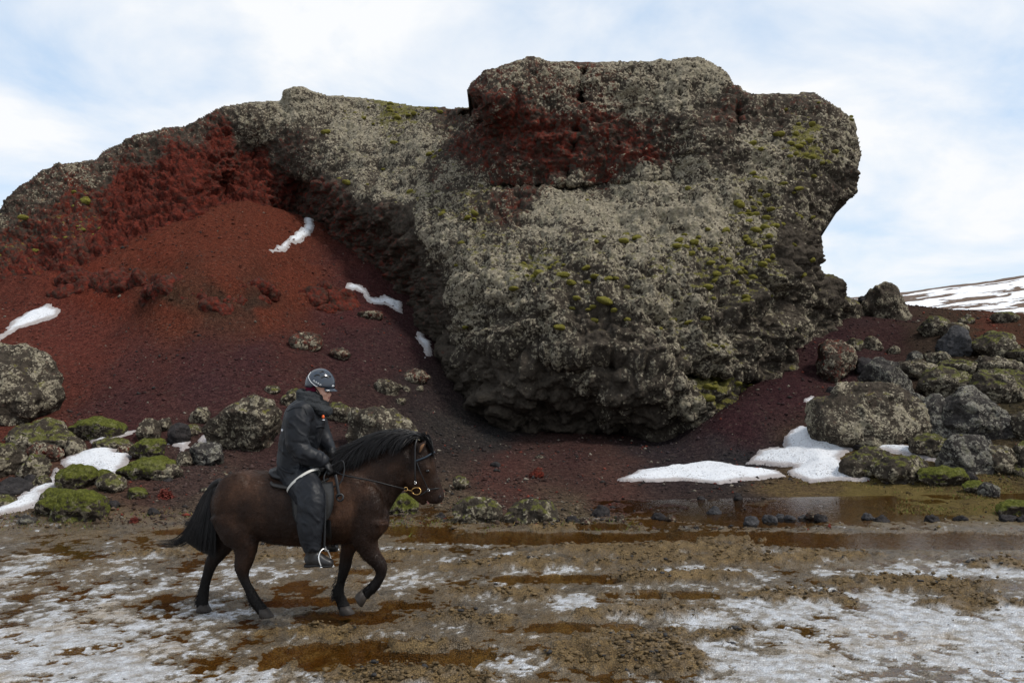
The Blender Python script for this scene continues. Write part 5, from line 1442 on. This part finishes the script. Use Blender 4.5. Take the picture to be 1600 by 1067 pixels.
strap('rein_loop', [Hp(518, 733, -.17), Hp(528, 722, -.19), Hp(536, 721, -.21), Hp(538, 735, -.22), Hp(533, 752, -.24), Hp(522, 760, -.25), Hp(510, 757, -.25), Hp(506, 746, -.24), Hp(512, 734, -.20), Hp(521, 725, -.17)], (.007, .0045), M_LEATHER, bridle)

# ------------------------------------------------------------------ saddle
saddle = empty('saddle', HO, HYAW); tag(saddle, 'black leather saddle with steel stirrups under the rider', 'saddle')
V, Q, Tn = loft([(Hp(428, 731), .012, .10), (Hp(431, 736), .030, .15), (Hp(440, 742), .034, .17), (Hp(460, 744), .034, .165), (Hp(488, 741), .036, .15), (Hp(507, 733), .040, .12), (Hp(516, 727), .02, .07)], 20, 2.5)
link('seat', new_mesh('seat', V, [Q, Tn]), M_LEATHER, saddle)
V, Q, Tn = loft([(Hp(434, 749), .016, .20), (Hp(442, 754), .022, .235), (Hp(470, 757), .024, .255), (Hp(505, 752), .024, .24), (Hp(522, 744), .015, .2)], 20, 2.5)
link('saddle_pad', new_mesh('saddle_pad', V, [Q, Tn]), simple_mat('grey pad', (.045, .043, .042), .85, .3, 50, spec=.15), saddle)
M_FLAP = simple_mat('worn grey leather', (.040, .039, .038), .5, .3, 40, spec=.3)
def flap(side):
    out = [(452, 757), (455, 770), (456, 790), (458, 806), (464, 817), (478, 821), (495, 820), (509, 814), (517, 803), (521, 788), (522, 770), (520, 752)]
    n_ = 14; rows = []
    L = [p for p in out[:6]]; R = [out[11], out[10], out[9], out[8], out[7], out[6]]
    Lp, Rp = spline([(a, 0, b) for a, b in L], 4), spline([(a, 0, b) for a, b in R], 4)
    V = []
    for l, r_ in zip(Lp, Rp):
        for k in range(n_):
            f = k / (n_ - 1); px, py = l[0] * (1 - f) + r_[0] * f, l[2] * (1 - f) + r_[2] * f
            V.append((px, py))
    lay = []
    for off in (.0, .012):
        lay.append(np.array([Hp(a, b, side * (.262 + .045 * sstep(750, 790, b) + off)) for a, b in V]))
    V = np.vstack(lay); m = len(Lp); F0 = grid_faces(m, n_); F1 = F0[:, ::-1] + m * n_
    bd = [i for i in range(n_)] + [i * n_ + n_ - 1 for i in range(1, m)] + [(m - 1) * n_ + k for k in range(n_ - 2, -1, -1)] + [i * n_ for i in range(m - 2, 0, -1)]
    e = np.array([[bd[i], bd[(i + 1) % len(bd)], bd[(i + 1) % len(bd)] + m * n_, bd[i] + m * n_] for i in range(len(bd))])
    return link('flap', new_mesh('flap', V, np.vstack([F0, F1, e])), M_FLAP, saddle)
for s in (-1, 1):
    flap(s)
    strap('stirrup_leather', [Hp(508, 770, s * .325), Hp(508, 800, s * .36), Hp(507, 830, s * .372), Hp(506.5, 857, s * .375)], (.012, .004), M_LEATHER, saddle)
def stirrup(y, dx=0, dy=0):
    P = [Hp(a + dx, b + dy, y + c) for a, b, c in ((502, 885, -.05), (499, 877, -.055), (498, 869, -.05), (501, 861, -.03), (506.5, 857, 0), (512, 861, .03), (515.5, 868, .05), (518, 877, .055), (521, 884, .05))]
    o = strap('stirrup', P, .0065, M_STIR, saddle, 6)
    V, Q, Tn = loft([(Hp(500 + dx, 885.5 + dy, y - .055), .006, .018), (Hp(511 + dx, 885 + dy, y), .007, .022), (Hp(522 + dx, 884.3 + dy, y + .055), .006, .018)], 10, 3)
    link('tread', new_mesh('tread', V, [Q, Tn]), M_STIR, o)
M_STIR = simple_mat('stirrup steel', (.80, .79, .77), .32, .1, 40, metallic=.85, bump=.03)
stirrup(-.375); stirrup(.375, 8, -26)
# grab strap with ring hanging in front of the flap
strap('grab_strap', [Hp(524, 742, -.24), Hp(526, 752, -.262), Hp(528, 764, -.275), Hp(530, 776, -.285)], (.016, .008), M_LEATHER, saddle)
ring('grab_ring', Hp(531, 777, -.296), .030, .030, .010, M_LEATHER, saddle)
strap('girth', [Hp(512, 812, -.30), Hp(513, 836, -.24), Hp(513, 849, -.10), Hp(513, 851, .05), Hp(513, 840, .22), Hp(513, 815, .29)], (.030, .005), M_LEATHER, saddle)

# ------------------------------------------------------------------ rider
rider = empty('person', HO, HYAW)
tag(rider, 'rider in black padded snowsuit, dark helmet and grey scarf, seated on the horse holding reins', 'person')
SUIT, SKIN, GLOVE, BOOT, WINE = range(5)
rp_, rl_ = [], []
def add(part, lab): rp_.append(part); rl_.append(lab)
add(loft([S(470, 752, 0, 30, .17), S(468, 742, 0, 32, .195), S(465, 720, 0, 30, .19), S(467, 696, 0, 29.5, .19), S(473, 669, 0, 31, .20), S(477, 649, 0, 30, .205), S(484, 634, 0, 22, .165), S(490, 622, 0, 14, .10), S(494, 611, 0, 10, .07)], 28, 2.3), SUIT)
add(loft([S(480, 640, -.14, 17, .10), S(466, 651, -.215, 20, .085), S(464, 674, -.245, 18, .080), S(466, 696, -.25, 16.5, .080), S(476, 710, -.25, 15.5, .078), S(490, 715, -.225, 13, .066), S(504, 721, -.195, 10.5, .054), S(508, 724, -.185, 9.5, .05)], 20), SUIT)
add(loft([S(486, 642, .13, 16, .09), S(492, 655, .21, 18, .08), S(500, 675, .24, 17, .08), S(507, 690, .22, 14, .07), S(515, 702, .15, 11, .055), S(519, 707, .10, 9, .05)], 20), SUIT)
for s in (-1, 1):
    f = 0 if s < 0 else 1
    dx, dy = (0, 0) if s < 0 else (8, -24)
    add(loft([S(465, 744, s * .10, 31, .115), S(474, 757, s * .20, 27, .112), S(483, 772, s * .295, 24, .106), S(487 + dx * .4, 786 + dy * .3, s * .345, 21, .10), S(486 + dx * .6, 806 + dy * .5, s * .37, 20, .092), S(485 + dx * .8, 828 + dy * .75, s * .378, 18, .085), S(486.5 + dx, 848 + dy, s * .38, 14.5, .075), S(488 + dx, 860 + dy, s * .38, 12.5, .068)], 22), SUIT)
    add(loft([S(488 + dx, 856 + dy, s * .38, 10.5, .058), S(488 + dx, 868 + dy, s * .38, 10, .055), S(488 + dx, 876 + dy, s * .38, 9, .052)], 16), BOOT)
    add(loft([S(479 + dx, 877 + dy, s * .38, 7.5, .040), S(486 + dx, 874 + dy, s * .38, 10.5, .048), S(496 + dx, 873.5 + dy, s * .38, 10.5, .050), S(507 + dx, 877 + dy, s * .38, 7.5, .053), S(517 + dx, 879.5 + dy, s * .38, 5.5, .045), S(520 + dx, 880 + dy, s * .38, 3.5, .030)], 16, 2.5), BOOT)
# head: skull, jaw, nose, lips, chin, brow
add(ball(Hp(500, 599, 0), (.100, .076, .112)), SKIN)
add(loft([S(499, 603, 0, 13, .068), S(503, 612, 0, 11.5, .062), S(507, 620, 0, 9, .050), S(509, 626, 0, 6, .034)], 18), SKIN)
add(loft([(Hp(512, 609.5), .012, .010), (Hp(514.5, 613.5), .0135, .012), (Hp(516, 616.5), .013, .015), (Hp(514.3, 618.3), .007, .012)], 12), SKIN)
add(ball(Hp(513.2, 620.6), (.011, .020, .006)), SKIN); add(ball(Hp(513, 622.6), (.011, .018, .006)), SKIN); add(ball(Hp(511.6, 626.0), (.015, .018, .013)), SKIN)
add(ball(Hp(511, 606.5), (.014, .052, .010)), SKIN)
for s in (-1, 1): add(ball(Hp(508, 615, s * .042), (.026, .022, .024)), SKIN)
# hands: palm, four curled fingers and a thumb each, in black gloves
def hand(wx, wy, y, kx, ky):
    w = Hp(wx, wy, y); k = Hp(kx, ky, y); d = k - w; d /= np.linalg.norm(d); lat = np.array([0, 1.0, 0]); dn = np.cross(lat, d); dn /= np.linalg.norm(dn)
    if dn[2] > 0: dn = -dn
    add(loft([(w - d * .02, .034, .034), (w + d * .03, .030, .044), (k, .024, .044)], 14, 2.4), GLOVE)
    for i, ln_ in enumerate((.90, 1.0, .95, .75)):
        r0 = k + lat * (.033 - .022 * i) * (-1) + d * .004
        p1 = r0 + (d * .030 + dn * .012) * ln_; p2 = p1 + (dn * .030 + d * .002) * ln_; p3 = p2 + (-d * .024 + dn * .004) * ln_
        add(loft([(r0, .0115, .0115), (p1, .0110, .0110), (p2, .0105, .0105), (p3, .009, .009)], 10), GLOVE)
    tb = w + d * .03 + lat * (-.040); add(loft([(tb, .013, .013), (tb + d * .030 + lat * -.010 + dn * .004, .012, .012), (tb + d * .056 + lat * .006 + dn * .010, .0095, .0095)], 10), GLOVE)
hand(509, 725, -.185, 516, 731, ); hand(519, 708, .09, 525, 714)
body_me, srcV, lab = fuse('body', rp_, .0088, 3)
bV, bN = mesh_arrays(body_me)
# cloth folds: across the sleeve at the elbow, at the waist, behind the knee
from mathutils.kdtree import KDTree
kd = KDTree(len(srcV))
for i, v in enumerate(srcV): kd.insert(v, i)
kd.balance()
vl = np.array([rl_[lab[kd.find(v)[1]]] for v in bV.tolist()])
cloth = (vl == SUIT).astype(float)
def near_(px, py, y, r): return np.exp(-((bV - Hp(px, py, y)) ** 2).sum(1) / r ** 2)
fold = near_(468, 702, -.27, .16) * 1.0 + near_(455, 725, -.1, .20) + near_(484, 778, -.33, .15) * .9 + near_(486, 835, -.4, .18) * .8 + near_(470, 660, -.2, .15) * .5 + near_(500, 715, -.2, .1) * .8
wq = np.stack([fbm(bV, 5, 2, 905), fbm(bV, 5, 2, 906), fbm(bV, 5, 2, 907)], -1) * .09
rid = fbm((bV + wq) * np.array([.8, .5, 1.0]) + np.array([3., 7., 1.]) + bV[:, :1] * np.array([[0, 0, .7]]), 13, 2, 901, ridged=True); wr2 = fbm(bV, 9, 3, 903)
bV = bV + bN * (cloth * ((.002 + .013 * np.clip(fold, 0, 1)) * rid + .006 * wr2))[:, None]
body_me.vertices.foreach_set('co', bV.astype(np.float32).ravel()); body_me.update()
t = NT('black suit fabric'); pp = t.pos()
n1_ = t.noise(pp, 9, 4, .6); n2_ = t.noise(pp, 240, 2, .5); sp_ = t.ramp(t.noise(pp, 70, 3, .6), .73, .77)
dz_ = t.n.new('ShaderNodeSeparateXYZ'); t.l.new(pp, dz_.inputs[0])
mudm = t.math('MULTIPLY', sp_, t.ramp(dz_.outputs['Z'], .85, .45))
t.set(Base_Color=t.mix(mudm, t.mix(n1_, (.0052, .006, .008), (.0115, .013, .017)), (.09, .065, .04)), Roughness=.50, Normal=t.bump(t.math('ADD', n1_, t.math('MULTIPLY', n2_, .12)), .2, .012)); t.b.inputs['Specular IOR Level'].default_value = .24
M_SUIT = t.m
for m_ in (M_SUIT, simple_mat('skin', (.66, .37, .27), .45, .12, 30, bump=.05), simple_mat('black glove', (.010, .010, .011), .6, .3, 60), simple_mat('black boot', (.014, .013, .013), .42, .5, 40), simple_mat('wine', (.10, .008, .025), .8, .2, 60)):
    body_me.materials.append(m_)
np_ = len(body_me.polygons); fv = np.empty(len(body_me.loops), np.int32); body_me.loops.foreach_get('vertex_index', fv)
ls = np.empty(np_, np.int32); body_me.polygons.foreach_get('loop_start', ls)
body_me.polygons.foreach_set('material_index', vl[fv[ls]].astype(np.int32)); body_me.update()
link('body', body_me, None, rider)

# helmet: shell, visor, vents, pale lines, strap
M_SHELL = simple_mat('helmet shell', (.028, .036, .050), .14, .15, 20, bump=.02, spec=.6)
def helmet_pt(u, v, k=1.0):            # u: along, 0 back .. 1 front; v: angle over the head, -1 near .. 1 far
    a = (1 - u) * math.pi; r = math.sin(a)
    return np.array([math.cos(a) * .137 * k, math.sin(v * math.pi / 2) * .112 * r * k, math.cos(v * math.pi / 2) * .137 * r * k])
tl = math.radians(9); HR = np.array([[math.cos(tl), 0, math.sin(tl)], [0, 1, 0], [-math.sin(tl), 0, math.cos(tl)]]); HC = Hp(500, 600.5, 0)
D, F = ico(4)
hv = D * np.array([.142, .114, .150]); keep = (D[:, 2] > -.18 - .10 * (D[:, 0] < -.2) + .05 * D[:, 0])
lip = hv.copy(); 
rid_ = .004 * np.cos(np.arctan2(D[:, 1], D[:, 2] + .4) * 6); hv = hv * (1 + rid_[:, None])
F2 = F[keep[F].all(1)]
us, inv = np.unique(F2, return_inverse=True); inv = inv.reshape(-1, 3)
outer = hv[us]; inner = outer * .90
E = np.concatenate([inv[:, [0, 1]], inv[:, [1, 2]], inv[:, [2, 0]]]); kk = E[:, 0] * 100000 + E[:, 1]; rk = E[:, 1] * 100000 + E[:, 0]; bd = E[~np.isin(kk, rk)]
nn_ = len(us); rim = np.stack([bd[:, 1], bd[:, 0], bd[:, 0] + nn_, bd[:, 1] + nn_], -1)
helm = link('helmet', new_mesh('helmet', np.vstack([outer, inner]) @ HR.T + HC, [rim, np.vstack([inv, inv[:, ::-1] + nn_])]), M_SHELL, rider)
helm['label'] = 'glossy dark blue grey riding helmet'
V = []
for k, (r_, z_) in enumerate(((.128, -.012), (.150, -.020), (.176, -.034), (.174, -.042), (.146, -.030), (.124, -.024))):
    for a in np.linspace(-1.0, 1.0, 15): V.append((math.cos(a) * r_ * (1 if k in (0, 5) else 1), math.sin(a) * r_ * .74, z_ - .012 * a * a))
link('visor', new_mesh('visor', np.array(V) @ HR.T + HC, np.vstack([grid_faces(6, 15)])), M_SHELL, helm)
def on_helmet(az_, el_, k=1.012):
    d = np.array([math.cos(az_) * math.cos(el_), -math.sin(az_) * math.cos(el_), math.sin(el_)]); return (d * np.array([.142, .114, .150]) * k) @ HR.T + HC
M_WHITE = simple_mat('white mark', (.75, .76, .78), .4, .05, 30, bump=0)
R_ = math.radians
strap('pale_line', [on_helmet(R_(150), R_(42)), on_helmet(R_(138), R_(24)), on_helmet(R_(118), R_(9)), on_helmet(R_(95), R_(-4)), on_helmet(R_(84), R_(-7))], .0022, M_WHITE, helm)
# maker's name on the side in tiny pale letters, three strokes wide each
for k in range(4):
    a0 = 104 - 9 * k; e0 = 13 - 3.2 * k
    strap('letter', [on_helmet(R_(a0), R_(e0 - 4)), on_helmet(R_(a0 - 1), R_(e0)), on_helmet(R_(a0 - 5), R_(e0 - 1)), on_helmet(R_(a0 - 4), R_(e0 - 5))], .0016, M_WHITE, helm, 3)
strap('front_emblem', [on_helmet(R_(24), R_(0)), on_helmet(R_(19), R_(6)), on_helmet(R_(15), R_(0)), on_helmet(R_(11), R_(4))], .0028, M_WHITE, helm, 3)
for a0, e0, l_ in ((62, 30, 26), (95, 32, 22), (38, 34, 20), (75, 52, 20)):
    strap('vent', [on_helmet(R_(a0 + l_ / 2), R_(e0 - 4), 1.003), on_helmet(R_(a0), R_(e0 + 3), 1.004), on_helmet(R_(a0 - l_ / 2), R_(e0 + 2), 1.003)], (.009, .004), M_LEATHER, helm)
strap('chin_strap', [on_helmet(R_(92), R_(-12), .98), Hp(498, 613, -.078), Hp(500, 619, -.070), Hp(503, 625, -.058)], (.007, .003), M_LEATHER, rider)
# wine coloured hood under the helmet
v, q4, t3 = ball(Hp(490.5, 606, 0), (.076, .083, .085)); link('hood', new_mesh('hood', v, t3), simple_mat('wine red hood', (.085, .006, .022), .85, .3, 80, spec=.1), rider)
# eye and brow
for s in (-1, 1):
    v, q4, t3 = ball(Hp(512.2, 611.3, s * .034), (.007, .013, .0045), 2); link('eye', new_mesh('eye', v, t3), M_EYE, rider)
    strap('eyebrow', [Hp(512, 608.2, s * .058), Hp(513.4, 607.4, s * .038), Hp(513.8, 608.0, s * .018)], (.003, .002), simple_mat('brow hair', (.05, .03, .02), .7), rider, 4)
strap('lips', [Hp(512.6, 621.5, -.026), Hp(515.2, 621.2, 0), Hp(512.6, 621.5, .026)], (.006, .004), simple_mat('lips', (.40, .10, .09), .4, .1), rider, 6)
# scarf: thick knitted tube wound round the neck
t = NT('grey knitted scarf'); pp = t.pos(); nk = t.voronoi(pp, 130); n_ = t.noise(pp, 14, 4)
t.set(Base_Color=t.mix(n_, (.020, .022, .024), (.055, .058, .062)), Roughness=.9, Normal=t.bump(t.math('ADD', nk, t.math('MULTIPLY', n_, 1.5)), .6, .012)); t.b.inputs['Specular IOR Level'].default_value = .1
M_SCARF = t.m
sp = []
for k, (cx, cy, rx, rz, tilt, rad) in enumerate(((488, 624, .112, .102, .36, .038), (491, 632, .125, .112, .52, .042), (486, 617, .098, .092, .22, .034))):
    th = np.linspace(0, 2 * math.pi, 26)
    c = Hp(cx, cy, 0); pts = [(c + np.array([rx * math.cos(a), rz * math.sin(a), -rx * math.cos(a) * tilt]), rad * (1 + .12 * math.sin(3 * a + k)), rad * (1 + .1 * math.cos(2 * a + k))) for a in th]
    sp.append(loft(pts[::2] + [pts[0]], 12, up=(.05, .02, 1.0)))
sc_me, _, _ = fuse('scarf', sp, .008, 4)
sV, sN = mesh_arrays(sc_me); sV = sV + sN * (.010 * fbm(sV * np.array([1, 1, 2.2]), 16, 3, 911, ridged=True))[:, None]
sc_me.vertices.foreach_set('co', sV.astype(np.float32).ravel()); sc_me.update()
o = link('scarf', sc_me, M_SCARF, rider); o['label'] = 'thick grey knitted scarf'
# reflective band round the thigh, boot soles, emblems, pocket flap, hem
def band(name, cpx, cpy, y, a, w, half, dx_, dy_, mat):
    c = Hp(cpx, cpy, y); tdir = Hp(cpx + dx_, cpy + dy_, y - .09) - c; tdir /= np.linalg.norm(tdir)
    V, Q, Tn = loft([(c - tdir * half, a, w), (c + tdir * half, a, w)], 36, caps=False)
    V2 = (V - c) * .95 + c; n_ = len(V)
    return link(name, new_mesh(name, np.vstack([V, V2]), np.vstack([Q, Q[:, ::-1] + n_])), mat, rider)
o = band('reflective_band', 474.5, 752, -.19, 29.5 * M1, .122, .0115, 21, 36, simple_mat('reflective tape', (.52, .51, .47), .45, .1, 60)); o['label'] = 'pale reflective band round the thigh'
for s, dx, dy in ((-1, 0, 0), (1, 8, -24)):
    V, Q, Tn = loft([(Hp(477 + dx, 883 + dy, s * .38), .014, .040), (Hp(484 + dx, 883 + dy, s * .38), .016, .048), (Hp(496 + dx, 882 + dy, s * .38), .013, .050), (Hp(508 + dx, 883 + dy, s * .38), .014, .055), (Hp(519 + dx, 883 + dy, s * .38), .012, .045)], 14, 3)
    link('boot_sole', new_mesh('boot_sole', V, [Q, Tn]), simple_mat('rubber sole', (.013, .013, .014), .7, .3, 60, spec=.2), rider)
def patch(name, px, py, y, w, h, mat, label=None):
    v, q4, t3 = ball(Hp(px, py, y), (w, .010, h), 2); o = link(name, new_mesh(name, v, t3), mat, rider)
    if label: o['label'] = label
patch('chest_emblem', 505, 651, -.135, .013, .017, simple_mat('orange emblem', (.75, .12, .02), .6, .1), 'small orange emblem on the chest')
patch('chest_lettering', 505.5, 656, -.135, .014, .005, M_WHITE)
patch('sleeve_emblem', 441, 672, -.23, .010, .012, M_WHITE, 'small white emblem at the back of the sleeve')
strap('shoulder_seam', [Hp(447, 643, -.262), Hp(460, 637, -.272), Hp(474, 637, -.262), Hp(480, 648, -.255)], (.003, .002), M_SUIT, rider)
strap('hem', [Hp(435, 729, -.15), Hp(450, 737, -.222), Hp(470, 738, -.222), Hp(488, 733, -.20), Hp(498, 726, -.12)], (.010, .008), M_SUIT, rider)
strap('pocket_flap', [Hp(494, 668, -.205), Hp(501, 667, -.185), Hp(507, 668, -.14)], (.014, .006), M_SUIT, rider)
